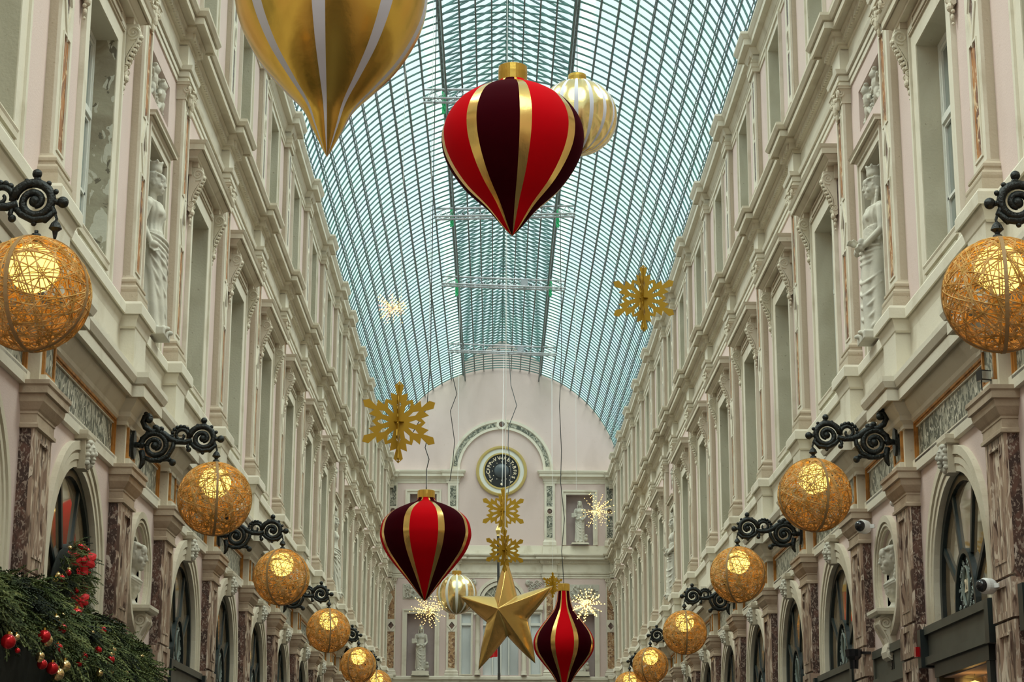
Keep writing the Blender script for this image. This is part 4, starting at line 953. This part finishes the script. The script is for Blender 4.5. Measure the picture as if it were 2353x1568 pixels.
def lantern():
    r=E('wicker_lantern'); R=.385; b=B(); rr=random.Random(11)
    for k in range(100):
        n_=Vector((rr.gauss(0,1),rr.gauss(0,1),rr.gauss(0,1))).normalized(); off=R*rr.choice((0,.1,.25,.4,.55,-.15,-.3))*rr.random()
        cr=math.sqrt(R*R-off*off); u=n_.orthogonal().normalized(); v=n_.cross(u); ph=rr.uniform(0,6); wob=rr.uniform(0,.05); s0=rr.uniform(0,2*PI); span=2*PI
        pts=[]
        for i in range(40):
            a=s0+span*i/40; p=n_*(off+wob*R*math.sin(2*a+ph))+u*cr*math.cos(a)+v*cr*math.sin(a); pts.append(p.normalized()*R*(1+.008*math.sin(a*3+k)))
        b.tube(pts,rr.uniform(.0034,.0054),4,closed=True)
    O('wicker_sphere',b,WICK,r)
    b=B(); N=48
    for rot in (0,PI/2):
        vs=[]
        for i in range(N):
            a=2*PI*i/N
            for (q,wd) in ((R+.002,-.013),(R+.002,.013),(R+.010,.013),(R+.010,-.013)):
                p=Vector((wd,q*math.cos(a),q*math.sin(a))); p.rotate(Matrix.Rotation(rot,3,'Z')); vs.append(p)
        b.add(vs,[(4*i+k,4*i+(k+1)%4,4*((i+1)%N)+(k+1)%4,4*((i+1)%N)+k) for i in range(N) for k in range(4)])
        if rot==0: pass
    O('hoop_band',b,BAND,r)
    b=B(); b.ball((0,0,.175),(.165,.165,.165),24,16); O('glowing_globe',b,BULB,r,smooth=True)
    b=B(); b.lathe([(.0,.42),(.03,.415),(.045,.38),(.05,.35),(.02,.34),(.0,.34)],16); b.tube([(0,0,.41),(0,0,.44)],.014,8); O('ceiling_cap',b,IRON,r)
    return Rep(r)
LN=lantern()
lamp=[(-1,12.41,-3.29,5.07),(-1,P[2],-3.355,4.98),(-1,P[4],-3.36,4.98),(-1,P[6],-3.33,5.0),(-1,P[8],-3.36,5.01),(-1,P[10],-3.30,5.03),
      (1,12.41,3.32,5.10),(1,P[2],3.355,5.05),(1,P[4],3.32,5.04),(1,P[6],3.36,4.99),(1,P[8],3.36,5.03),(1,P[10],3.36,5.01)]
for i,(s,y,x,z) in enumerate(lamp):
    nm=sidew[s]; k=i%6; zb=z+.575; ps_=(s*(W-.125),y,zb)
    BR.put((s*(W-.15),y,zb),0 if s<0 else PI,'black iron bracket carrying the %s lantern of the %s wall'%(ORD[k],nm),'bracket','scrolled lantern brackets')
    sc_=abs(abs(x)-(W-.15))/.895
    o=LN.put((s*(W-.15-.895),y,z+.0),rad(rnd.uniform(-35,35)) if i not in(1,7) else rad(12),'glowing round wicker lantern, %s on the %s wall'%(nth(k),nm),'lantern','round wicker lanterns')
    if i==0: o.location.x=x+.0
# ------------------------------------------------------------------ hanging baubles
def bauble(prof,off,npan,stripe,mats,capr,caph,capmat,name='hanging_bauble',hook=True,z0=0):
    # mats: [panelA,panelB,stripe]
    r=E(name); per=2*PI/npan; subs=[]; b=B()
    q=10; N=npan*q; angs=[]
    for k in range(npan):
        c=off+k*per; angs+= [c-stripe,c+stripe]+[c+stripe+(per-2*stripe)*j/(q-1) for j in range(1,q-1)]
    vs=[];fs=[];ms=[]; pr=[]
    # smooth the profile (Catmull-Rom)
    for i in range(len(prof)-1):
        p0=prof[max(i-1,0)];p1=prof[i];p2=prof[i+1];p3=prof[min(i+2,len(prof)-1)]
        for t in range(6):
            t/=6.; pr.append(tuple(.5*((2*p1[d])+(-p0[d]+p2[d])*t+(2*p0[d]-5*p1[d]+4*p2[d]-p3[d])*t*t+(-p0[d]+3*p1[d]-3*p2[d]+p3[d])*t**3) for d in (0,1)))
    pr.append(prof[-1])
    for rr_,z in pr:
        for j,a in enumerate(angs):
            rel=((a-off)%per)/per; e=1+.012*math.sin(PI*min(max((rel*per-stripe)/(per-2*stripe),0),1))
            vs.append((max(rr_,.001)*e*math.cos(a),max(rr_,.001)*e*math.sin(a),z))
    for i in range(len(pr)-1):
        for j in range(N):
            l=(j+1)%N; fs.append((i*N+j,i*N+l,(i+1)*N+l,(i+1)*N+j)); ms.append(2 if j%q==0 else (j//q)%2)
    b.v=vs;b.f=fs;b.m=ms
    O('body',b,mats,r,smooth=True)
    zt=prof[-1][1]; b=B(); b.lathe([(capr*.98,zt-.03),(capr,zt-.02),(capr*1.02,zt+caph*.5),(capr,zt+caph),(capr*.9,zt+caph+.01),(0,zt+caph+.012)],32); O('cap',b,capmat,r,smooth=False)
    if hook: b=B(); b.tube([(0,.05*math.cos(a*PI/6),zt+caph+.03+.05*math.sin(a*PI/6)) for a in range(12)],.008,5,closed=True); O('hook_ring',b,CABLE,r)
    return r
def put(o,loc,lab,cat,sc_=1,rz=0,group=None):
    o.location=loc;o.scale=(sc_,)*3;o.rotation_euler[2]=rz; return tag(o,lab,cat,group)
V=-PI/2  # direction of the viewer (-Y)
dA=rad(1)
p1=[(0,0),(.09,.09),(.27,.31),(.50,.53),(.655,.74),(.745,.93),(.775,1.10),(.76,1.24),(.70,1.38),(.58,1.53),(.38,1.66),(.22,1.72),(.155,1.78),(.15,1.80)]
red1=bauble(p1,V+rad(10),8,rad(4.8),[RED,BURG,GOLD],.158,.15,GOLDS); put(red1,(-.04,20,7.84),'largest red and burgundy velvet bauble with gold stripes, hanging mid picture','hanging bauble',group='striped hanging baubles')
p2=[(0,0),(.09,.10),(.30,.36),(.50,.60),(.66,.82),(.74,1.02),(.75,1.16),(.70,1.34),(.57,1.48),(.36,1.59),(.20,1.65),(.15,1.69),(.145,1.72)]
red2=bauble(p2,V+rad(22),8,rad(4.2),[BURG,RED,GOLD],.145,.12,GOLDS); put(red2,(-1.37,32,5.24),'red and burgundy pointed velvet bauble left of the gold star','hanging bauble',group='striped hanging baubles')
p3=[(0,-.12),(.06,0),(.13,.10),(.28,.34),(.46,.56),(.60,.76),(.645,.96),(.60,1.14),(.50,1.30),(.34,1.50),(.22,1.66),(.155,1.84),(.13,2.02),(.125,2.10)]
red3=bauble(p3,V+rad(22),8,rad(4.5),[BURG,RED,GOLD],.13,.12,GOLDS); put(red3,(1.26,41.5,4.46),'slim red and burgundy bauble with long neck right of the gold star','hanging bauble',group='striped hanging baubles')
p4=[(0,0),(.035,.06),(.125,.24),(.215,.42),(.38,.60),(.555,.80),(.68,1.0),(.765,1.2),(.80,1.4),(.79,1.6),(.72,1.85),(.56,2.1),(.33,2.3),(.18,2.4),(.15,2.5)]
gd=bauble(p4,V-rad(3),8,rad(4.3),[GOLDS,GOLDS,LILAC],.16,.16,GOLDS); put(gd,(-1.60,15,6.96),'huge gold foil teardrop bauble with pale stripes at the top left','hanging bauble',group='striped hanging baubles')
sph=[(0,0)]+[(.61*math.sin(PI*i/14),.61-.60*math.cos(PI*i/14)) for i in range(1,14)]+[(.13,1.20),(.12,1.22)]
g1=bauble(sph,V-rad(4),16,rad(3.0),[PALEGOLD,PALEGOLD,LILAC],.14,.08,GOLDS); put(g1,(1.02,28,11.62),'round pale gold bauble with lilac stripes behind the largest red bauble','hanging bauble',group='striped hanging baubles')
g2=bauble(sph,V+rad(2),12,rad(4.0),[PALEGOLD,PALEGOLD,WHITEF],.14,.08,GOLDS); put(g2,(-1.37,58,7.76),'small round gold bauble with white stripes behind the star, left side','hanging bauble',group='striped hanging baubles')
# star
def star(tips,front,back,depth):
    b=B(); c=Vector((sum(t[0] for t in tips)/5,0,sum(t[1] for t in tips)/5)); T=[Vector((t[0],0,t[1]))-c for t in tips]
    order=sorted(range(5),key=lambda i:math.atan2(T[i].z,T[i].x)); out=[]
    for a in range(5):
        t0=T[order[a]];t1=T[order[(a+1)%5]]; out.append(t0)
        v=(t0.normalized()+t1.normalized()).normalized()*.40; out.append(v)
    M=16;K=12; ring=[]
    for i in range(10):
        p,q=out[i],out[(i+1)%10]
        for k in range(K): t=k/K; w_=p.lerp(q,t); bulge=1+ (.05*math.sin(PI*t)); ring.append(w_*bulge)
    N=len(ring); vs=[];fs=[]
    for side in (-1,1):
        base=len(vs)
        ap=Vector((front if side<0 else back)+()) 
        for j in range(M+1):
            s_=j/M
            for p in ring:
                e_=.50+.40*((p.length-.36)/.75)**.6 if p.length>.36 else .5; h=depth*((1-s_)**e_)
                q=p*s_+ (Vector((ap[0],0,ap[1]))*(1-s_)**1.5)
                vs.append((q.x,side*h,q.z))
        for j in range(M):
            for i in range(N): l=(i+1)%N; fs.append((base+j*N+i,base+j*N+l,base+(j+1)*N+l,base+(j+1)*N+i))
    b.add(vs,fs); return b,c
tips=[(-.01,6.50),(-.86,5.78),(.88,5.99),(-.51,4.43),(.54,4.55)]
b,c=star(tips,(-.17,.07),(.17,-.07),.37)
st=O('gold_star',b,GOLD,loc=(c.x,36,c.z),smooth=True,merge=.0005); tag(st,'big inflated gold foil star with five points at the lower middle','star')
# snowflakes
def flake_loops():
    def pr(r,a): return (r*math.sin(rad(a)),r*math.cos(rad(a)))
    half=[(1.0,0),(.90,7.0),(.655,4.6),(.74,16.2),(.548,19.0),(.64,30)]
    out=[]
    for k in range(6):
        a0=60*k; out+= [pr(r,a0+a) for r,a in half]+[pr(r,a0+60-a) for r,a in half[-2:0:-1]]
    holes=[]
    for k in range(6):
        a0=60*k; holes.append([pr(.26,a0),pr(.43,a0+6.5),pr(.55,a0),pr(.43,a0-6.5)]); holes.append([pr(.24,a0+30),pr(.42,a0+30+8.5),pr(.54,a0+30),pr(.42,a0+30-8.5)])
    for k in (0,3): 
        a0=60*k
        for s in (-1,1): c=pr(.93,a0+s*1.6); holes.append([(c[0]+.012*math.cos(q*PI/3),c[1]+.018*math.sin(q*PI/3)) for q in range(6)])
    return [out]+holes
FL=flake_loops()
def flake():
    r=E('gold_snowflake'); b=B(); b.plate(FL,-.010,.010,ax='xz'); me=b.mesh('flake_sheet'); fin(me)
    for a in (0,rad(82)): O('flake_sheet',me,OCHRE,r,rot=(0,0,a))
    b=B(); b.plate([carc((0,0),.13,8)],-.01,.01,ax='xy'); O('joining_disc',b,OCHRE,r)
    return Rep(r)
FK=flake()
flk=[((-1.54,26,7.02),.575,8,'large ochre gold snowflake on the left, above the second wicker lantern'),((2.16,30,9.90),.56,-4,'ochre gold snowflake high on the right in front of the glass roof'),((-.05,64,11.5),.80,3,'gold snowflake hanging right below the clock'),((-.02,35,6.74),.385,14,'gold snowflake hanging on the top point of the gold star'),((1.72,62,9.24),.42,30,'small gold snowflake behind the right point of the star')]
flk[2]=((.04,64,11.85),.80,3,flk[2][3]); flk[3]=((-.04,34.6,6.45),.40,14,flk[3][3]); flk[4]=((1.63,62,9.14),.42,30,flk[4][3])
for loc,s_,rz,lab in flk: FK.put(loc,rad(rz),lab,'snowflake','gold sheet snowflakes',scale=s_)
# fairy light bursts
def burst(R,seed,m2=None):
    r=E('light_burst'); rr=random.Random(seed); b=B(); w_=B()
    for k in range(58):
        d=Vector((rr.gauss(0,1),rr.gauss(0,1),rr.gauss(0,1)*.9)).normalized(); L=R*rr.uniform(.72,1.05); w_.tube([(0,0,0),tuple(d*L)],.0018,3)
        for t in (1,.80,.55,.3): b.ball(d*L*t,.0115,6,4,mi=1 if (m2 and k%3==0) else 0)
    O('wire_spokes',w_,GOLDS,r); o=O('fairy_bulbs',b,[FAIRY,m2 or FAIRY],r); o['kind']='stuff'
    b=B(); b.ball((0,0,0),.03,10,6); b.tube([(0,0,0),(0,0,R*1.1)],.004,4); O('hub',b,SILVER,r); return r
for i,(loc,R,lab,m2) in enumerate([((-3.0,50,15.1),.46,'twinkling light burst on the left in front of the glass vault',FAIRYR),((2.73,56,10.6),.56,'twinkling light burst in front of the upper right statue of the end wall',None),((-2.06,54,7.45),.52,'twinkling light burst above the lower left statue of the end wall',None),((1.55,37,5.75),.34,'twinkling light burst on the right shoulder of the slim red bauble',None)]):
    put(burst(R,i,m2),loc,lab,'light decoration',group='starburst fairy lights')
# cables
cable([(-1.60,15,9.5),(-1.60,15,18.4)],CABLE,'thin cord holding the huge gold teardrop bauble')
cable([(-.04,20,9.85),(-.04,20,18.6)],CABLE,'thin cord holding the largest red bauble',.006)
cable([(1.02,28,12.95),(1.02,28,17.3),(1.0,28,18.5)],CABLE,'thin cord holding the round pale gold bauble with lilac stripes',.006)
cable([(-1.37,32,7.15),(-1.37,32,7.45),(-1.33,32,7.62),(-1.40,32,7.82),(-1.36,32,8.0),(-1.62,32,8.06),(-1.52,32,8.25),(-1.38,32,8.5),(-1.33,32,9.3),(-1.33,32,10.6),(-1.30,32,18.3)],CABLE,'wavy black cable rising from the red bauble left of the star',.008)
cable([(-1.36,32,7.15),(-1.36,32,18.4)],CABLEW,'thin pale wire above the red bauble left of the star',.004)
cable([(1.26,41.5,6.75),(1.22,41.5,7.4),(1.28,41.5,8.1),(1.20,41.5,8.9),(1.22,41.5,9.6),(1.18,41.5,10.6),(1.24,41.7,12.0),(1.2,42,18.0)],CABLE,'black cable rising from the slim red bauble',.009)
cable([(.0,64,12.7),(.02,65,15.2),(.05,66.9,18.0)],CABLEW,'white wire from the farthest truss to the snowflake below the clock',.007)
cable([(.12,64,11.9),(.30,64.5,13.2),(.20,65,14.3),(.22,65.3,15.0),(.50,65.6,15.8),(.30,66,16.6),(.22,66.9,18.0)],CABLE,'wavy black cable hanging past the right side of the clock',.014)
cable([(-1.9,70,13.9),(-1.78,69.5,14.6),(-1.72,69,15.2),(-1.86,68,16.1),(-1.62,67.4,16.6),(-1.78,67,17.2),(-1.80,66.9,18.0)],CABLE,'wavy black cable beside the left foot of the big wall arch',.014)
for k,(x,y) in enumerate(((-1.55,66.9),(1.75,66.9),(2.15,56))):
    cable([(x,y,11.2 if k==2 else 14),(x,y,18.0 if k<2 else 17.9)],CABLEW,'thin pale wire hanging %s'%('at the left end of the farthest truss','at the right end of the farthest truss','above the light burst near the upper right statue')[k],.006)
cable([(-.04,34.6,6.88),(-.04,34.6,18.3)],CABLEW,'thin pale wire above the snowflake on the gold star',.004)
cable([(-.02,36,6.48),(-.02,36,18.4)],CABLEW,'thin pale wire holding up the big gold star',.004)
cable([(1.63,62,9.64),(1.63,62,18.2)],CABLEW,'thin pale wire above the small snowflake behind the star',.005)
cable([(-1.54,26,7.57),(-1.54,26,18.2)],CABLEW,'thin pale wire above the left snowflake',.003)
cable([(2.16,30,10.45),(2.16,30,17.9)],CABLEW,'thin pale wire above the right snowflake',.003)
cable([(-1.37,58,9.0),(-1.37,58.2,18.0)],CABLEW,'thin pale wire above the small round gold bauble',.006)
# ------------------------------------------------------------------ garland on the near left shop front
def sprig_mesh(seed):
    rr=random.Random(seed); b=B(); n=9
    pts=[Vector((0,0,0))]; d=Vector((1,0,-.15))
    for i in range(n): d=(d+Vector((0,rr.uniform(-.12,.12),-.10))).normalized(); pts.append(pts[-1]+d*.026)
    b.tube(pts,.004,3)
    for i in range(1,n+1):
        t=(pts[i]-pts[i-1]).normalized()
        for k in range(7):
            a=rr.choice((0,PI))+rr.uniform(-.6,.6); side=Vector((0,math.cos(a),math.sin(a))); q=(t*.75+side).normalized(); L=.036*(1-.3*i/n)*rr.uniform(.8,1.2); w_=q.cross(Vector((0,0,1))).normalized()*.0065 if abs(q.z)<.95 else Vector((.004,0,0))
            p=pts[i-1]; m_=p+q*L*.5; b.add([p,m_+w_,p+q*L,m_-w_],[(0,1,2,3)])
    return b
SPR=[sprig_mesh(i) for i in range(5)]
gr=random.Random(21)
def ztop(y): 
    return 3.50-.0*(y-13)+.05*math.sin(y*2.1)+.03*math.sin(y*5.3)
def outx(y,z):   # protrusion of the garland body from the wall
    t=(ztop(y)-z)/1.2; return .18+.42*math.sin(PI*min(max(t,0),1)*.8+.25)+.05*noise.noise(Vector((y*1.7,z*2.3,0)))
def scatter(b,n,fn,s0=.8,s1=1.4):
    for k in range(n):
        p,nrm=fn(); m=gr.choice(SPR); q=Vector(nrm)+Vector((gr.uniform(-.5,.5),gr.uniform(-.6,.6),gr.uniform(-.9,.35))); q.normalize()
        R=q.to_track_quat('X','Z').to_matrix()@Matrix.Rotation(gr.uniform(-.6,.6),3,'X'); s_=gr.uniform(s0,s1)
        b.add([(max(q2.x,.012),q2.y,q2.z) for q2 in (Vector(p)+R@(Vector(v)*s_) for v in m.v)],m.f)
gl=E('pine_garland',(-W,17,3.1)); tag(gl,'thick pine garland with baubles draped over the near left shop front','garland')
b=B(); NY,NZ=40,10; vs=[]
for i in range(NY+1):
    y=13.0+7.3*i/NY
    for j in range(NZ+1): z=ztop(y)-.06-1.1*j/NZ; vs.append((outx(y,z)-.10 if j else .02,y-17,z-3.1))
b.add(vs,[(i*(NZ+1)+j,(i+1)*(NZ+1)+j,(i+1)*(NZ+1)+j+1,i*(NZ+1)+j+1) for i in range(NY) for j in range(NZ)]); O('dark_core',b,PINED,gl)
b=B()
def fn():
    y=gr.uniform(13.1,20.3); z=ztop(y)-abs(gr.gauss(0,.42)); 
    if y<15.3 and z<ztop(y)-.45: z=ztop(y)-.45*gr.random()
    if y>19.6: z=ztop(y)-.30*gr.random()-.0
    return (outx(y,z)-.06,y-17,z-3.1),(1,-.35,.15)
scatter(b,1500,fn)
def fn2():
    y=gr.uniform(13.1,20.2); return (gr.uniform(.02,.3),y-17,ztop(y)-3.1-.03),(.5,-.3,.5)
scatter(b,320,fn2,.7,1.1)
def fn3():
    t=gr.random(); y=20.1+1.6*t; return (.12+.08*gr.random(),y-17,3.46-.06*math.sin(PI*t)-3.1-.10*t),(.6,.5,-.1)
scatter(b,60,fn3,.6,.9)
o=O('pine_sprigs',b,PINE,gl); o['kind']='stuff'
# arched wreath in the window above
ww=E('pine_wreath',(-W+.01,18.05,3.45)); tag(ww,'upright pine wreath with red bows in the near left fan window','wreath')
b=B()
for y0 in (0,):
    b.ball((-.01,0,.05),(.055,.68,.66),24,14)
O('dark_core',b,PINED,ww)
b=B()
def fn4():
    a=gr.uniform(-.15,PI+.15); r_=gr.uniform(.15,.76); return (gr.uniform(.05,.10),r_*math.cos(a),.05+r_*math.sin(a)*.95),(.8,math.cos(a)*.7,math.sin(a)*.7)
scatter(b,520,fn4,.4,.75); o=O('pine_sprigs',b,PINE,ww); o['kind']='stuff'
def bow(s_=1):
    r=E('red_bow'); b=B()
    for t in (-1,1):
        for (a,l) in ((.45,.17),(-.25,.15)):
            pts=[(0,0,0)]+[(.03*math.sin(PI*q/6),t*l*math.cos(a)*q/6*1.0,l*math.sin(a)*q/6) for q in range(1,7)]
            b.tube(pts,[.015,.028,.040,.046,.044,.03,.010],8,flat=.45)
    O('loops',b,BOW,r); b=B(); b.ball((.02,0,0),(.03,.035,.03),8,6); O('knot',b,BOW,r)
    b=B()
    for t in (-1,1): b.tube([(.01,0,0),(.02,t*.02,-.04),(.01,t*.035,-.09),(.015,t*.03,-.13)],[.012,.025,.035,.03],6,flat=.3)
    O('tails',b,BOW,r); return Rep(r)
BW=bow()
BW.put((-W+.15,18.0,4.03),rad(-45),'large red bow near the top of the pine wreath in the near left window','bow','red bows on the wreath')
BW.put((-W+.15,17.95,3.66),rad(-45),'smaller red bow low on the pine wreath in the near left window','bow','red bows on the wreath',scale=.75)
# baubles on the garland
def small_bauble(m):
    r=E('christmas_bauble'); b=B(); b.ball((0,0,0),.042,16,10); O('ball',b,m,r,smooth=True); b=B(); b.tube([(0,0,.038),(0,0,.054)],.011,8); O('cap',b,GOLDS,r); return Rep(r)
RB,GB=small_bauble(REDB),small_bauble(GOLDB)
pl=[('r', 13.34, 2.86, 1.52), ('g', 13.37, 2.91, 0.57), ('g', 13.55, 2.91, 0.76), ('r', 13.59, 2.82, 0.57), ('r', 14.45, 3.0, 1.42), ('g', 14.56, 2.98, 1.33), ('r', 15.3, 3.14, 1.14), ('g', 15.26, 3.21, 0.95), ('r', 16.58, 3.39, 1.42), ('r', 15.09, 2.97, 1.14), ('g', 14.37, 2.85, 0.95), ('g', 14.37, 2.83, 0.85), ('r', 14.51, 2.8, 1.14), ('r', 14.89, 2.8, 1.42), ('g', 15.08, 2.77, 1.42), ('g', 15.3, 2.85, 1.42), ('r', 15.73, 2.91, 0.95), ('r', 15.99, 2.98, 0.95), ('g', 17.58, 3.17, 1.33), ('g', 17.45, 3.12, 1.14), ('r', 17.26, 3.06, 1.23), ('r', 16.64, 3.09, 0.95), ('r', 17.71, 3.36, 1.04), ('g', 16.66, 3.24, 0.57), ('g', 16.56, 2.89, 0.95), ('g', 17.84, 2.98, 0.76), ('g', 17.21, 2.95, 0.47), ('g', 19.05, 3.24, 0.76), ('g', 15.53, 3.27, 0.47), ('g', 17.62, 4.1, 0.45), ('g', 17.2, 3.8, 0.54), ('g', 17.11, 3.75, 0.63), ('g', 17.62, 3.9, 0.54), ('r', 17.6, 3.87, 0.72), ('r', 17.36, 3.79, 0.72), ('g', 18.25, 4.01, 0.63), ('g', 18.27, 3.85, 0.72), ('r', 18.32, 3.82, 0.9), ('g', 18.37, 3.76, 0.63), ('g', 18.08, 3.71, 0.63), ('g', 18.18, 3.72, 0.81), ('g', 18.28, 3.68, 0.54), ('r', 17.98, 3.75, 0.63), ('r', 18.46, 3.98, 0.63), ('r', 18.45, 4.04, 0.63), ('g', 18.06, 3.97, 0.36), ('r', 18.36, 4.17, 0.81), ('r', 18.23, 4.18, 0.81), ('r', 18.06, 4.17, 0.72), ('r', 18.33, 4.12, 0.63)]
NG=29
def desc(k,y,z):
    rows=[p for p in pl[:NG]] if k<NG else [p for p in pl[NG:]]
    c=pl[k][0]; same=sorted([p[1] for p in rows if p[0]==c]); i=same.index(y); return '%s %s one counted from its left end'%(('1st','2nd','3rd')[i] if i<3 else '%dth'%(i+1),'red' if c=='r' else 'gold')

for k,(col,y,z,s_) in enumerate(pl):
    x=-W+outx(y,z)+.06 if k<NG else -W+.12
    R_=RB if col=='r' else GB; cn='red' if col=='r' else 'gold'
    R_.put((x,y,z),0,'small shiny %s bauble on the pine %s, %s'%(cn,'garland' if k<NG else 'wreath',desc(k,y,z)),'bauble','small baubles on the greenery',scale=s_*(.82 if k<NG else 1))
# ------------------------------------------------------------------ security cameras, floodlight, projector
def camera_obj():
    r=E('security_camera'); b=B(); b.lathe([(0,0),(.065,0),(.072,.02),(.072,.10),(.06,.13),(.0,.13)],24); me=b.mesh('housing'); me.transform(Matrix.Rotation(PI/2,4,'X')); fin(me); O('housing',me,WHITEP,r,smooth=False)
    b=B(); b.ball((0,-.13,0),(.058,.055,.058),20,12); O('lens_dome',b,BLACKP,r,smooth=True); b=B(); b.box(-.02,.12,-.05,-.02,-.02,.02) ; O('mount_arm',b,WHITEP,r); return Rep(r)
SC=camera_obj()
SC.put((4.07,22.1,5.0),rad(-40),'white dome security camera on the third right marble pilaster beside the second lantern','camera','white dome security cameras',scale=1.1)
SC.put((4.03,16.45,3.64),rad(-55),'white dome security camera at the right edge above the shop fascia','camera','white dome security cameras',scale=.95)
SC.put((4.08,20.62,5.04),rad(20),'small white security camera under the capital of the second right pilaster','camera','white dome security cameras',scale=.55)
fl=E('floodlight',(3.98,16.1,5.36),rad(20)); tag(fl,'small black floodlight on the ledge beside the nearest right lantern','floodlight')
b=B(); b.box(-.05,.05,-.03,.05,0,.09); O('housing',b,BLACKP,fl); b=B(); b.box(-.045,.045,-.035,-.03,.01,.08); O('front_glass',b,WGLASS,fl); b=B(); b.tube([(0,.05,.03),(.05,.12,-.05),(.10,.12,-.2)],.006,5); O('flex',b,CABLE,fl)
pj=E('black_spotlight',(3.95,22.55,3.42)); tag(pj,'black barrel spotlight below the second right fan window','spotlight')
b=B(); b.lathe([(0,.0),(.05,0),(.055,.10),(.09,.14),(.10,.22),(.0,.235)],16); O('barrel',b,BLACKP,pj); b=B(); b.box(0,.2,-.015,.015,.17,.2); O('arm',b,BLACKP,pj)
rb=E('alarm_beacon',(4.06,19.62,3.36)); tag(rb,'small red alarm beacon beside the near right shop fascia','beacon'); b=B(); b.box(-.03,.05,-.04,.04,-.05,.05); O('red_lens',b,REDB,rb); b=B(); b.box(.03,.07,-.05,.05,-.06,.06); O('back_plate',b,BLACKP,rb)
# warm pendant inside the near right shop (seen through the window under the fascia)
# ------------------------------------------------------------------ camera, world, light
SKY=.98; EXPO=0.28
FILL_SUNS=[('sun_right',2.6,(1,.935,.85),52,80,26),('sun_left',2.6,(1,.935,.85),52,-80,26),('sun_back',2.0,(1,.95,.88),54,180,45)]  # added fill lights that brighten walls and returns; the sky itself is overcast
R3=Matrix.Rotation(-0.00804011343986627,3,'Z')@Matrix.Rotation(PI/2+0.24585354891710126,3,'X')@Matrix.Rotation(0.0033161255787892262,3,'Z')
cd=bpy.data.cameras.new('camera'); cam=bpy.data.objects.new('camera',cd); COL.objects.link(cam); cam.matrix_world=Matrix.Translation((-.20,0,1.65))@R3.to_4x4()
cd.sensor_width=36; cd.lens=4440/2353*36; cd.clip_end=400; sc.camera=cam
wd=bpy.data.worlds.new('sky'); sc.world=wd; wd.use_nodes=True; nt=wd.node_tree; bg=nt.nodes['Background']
tc=nt.nodes.new('ShaderNodeTexCoord'); nz=nt.nodes.new('ShaderNodeTexNoise'); nz.inputs['Scale'].default_value=2.2; nz.inputs['Detail'].default_value=4; nt.links.new(tc.outputs['Generated'],nz.inputs['Vector'])
mr=nt.nodes.new('ShaderNodeMapRange'); mr.inputs['From Min'].default_value=.35; mr.inputs['From Max'].default_value=.65; nt.links.new(nz.outputs['Fac'],mr.inputs['Value'])
c=mix(nt,mr.outputs['Result'],(.82,.93,.97),(.95,.98,.95)); nt.links.new(c,bg.inputs['Color']); bg.inputs['Strength'].default_value=SKY
def fill_sun(name,st,col,elev,az,ang):
    l=bpy.data.lights.new(name,'SUN'); l.energy=st; l.color=col; l.angle=rad(ang); o=bpy.data.objects.new(name,l); COL.objects.link(o)
    d=Vector((math.cos(rad(elev))*math.sin(rad(az)),math.cos(rad(elev))*math.cos(rad(az)),math.sin(rad(elev)))); o.rotation_euler=d.to_track_quat('Z','Y').to_euler(); return o
for a in FILL_SUNS: fill_sun(*a)
vs_=sc.view_settings; vs_.view_transform='Standard'; vs_.look='None'; vs_.gamma=1; vs_.use_curve_mapping=False; vs_.exposure=EXPO
sc.cycles.transparent_max_bounces=16; sc.cycles.max_bounces=7; sc.cycles.diffuse_bounces=4
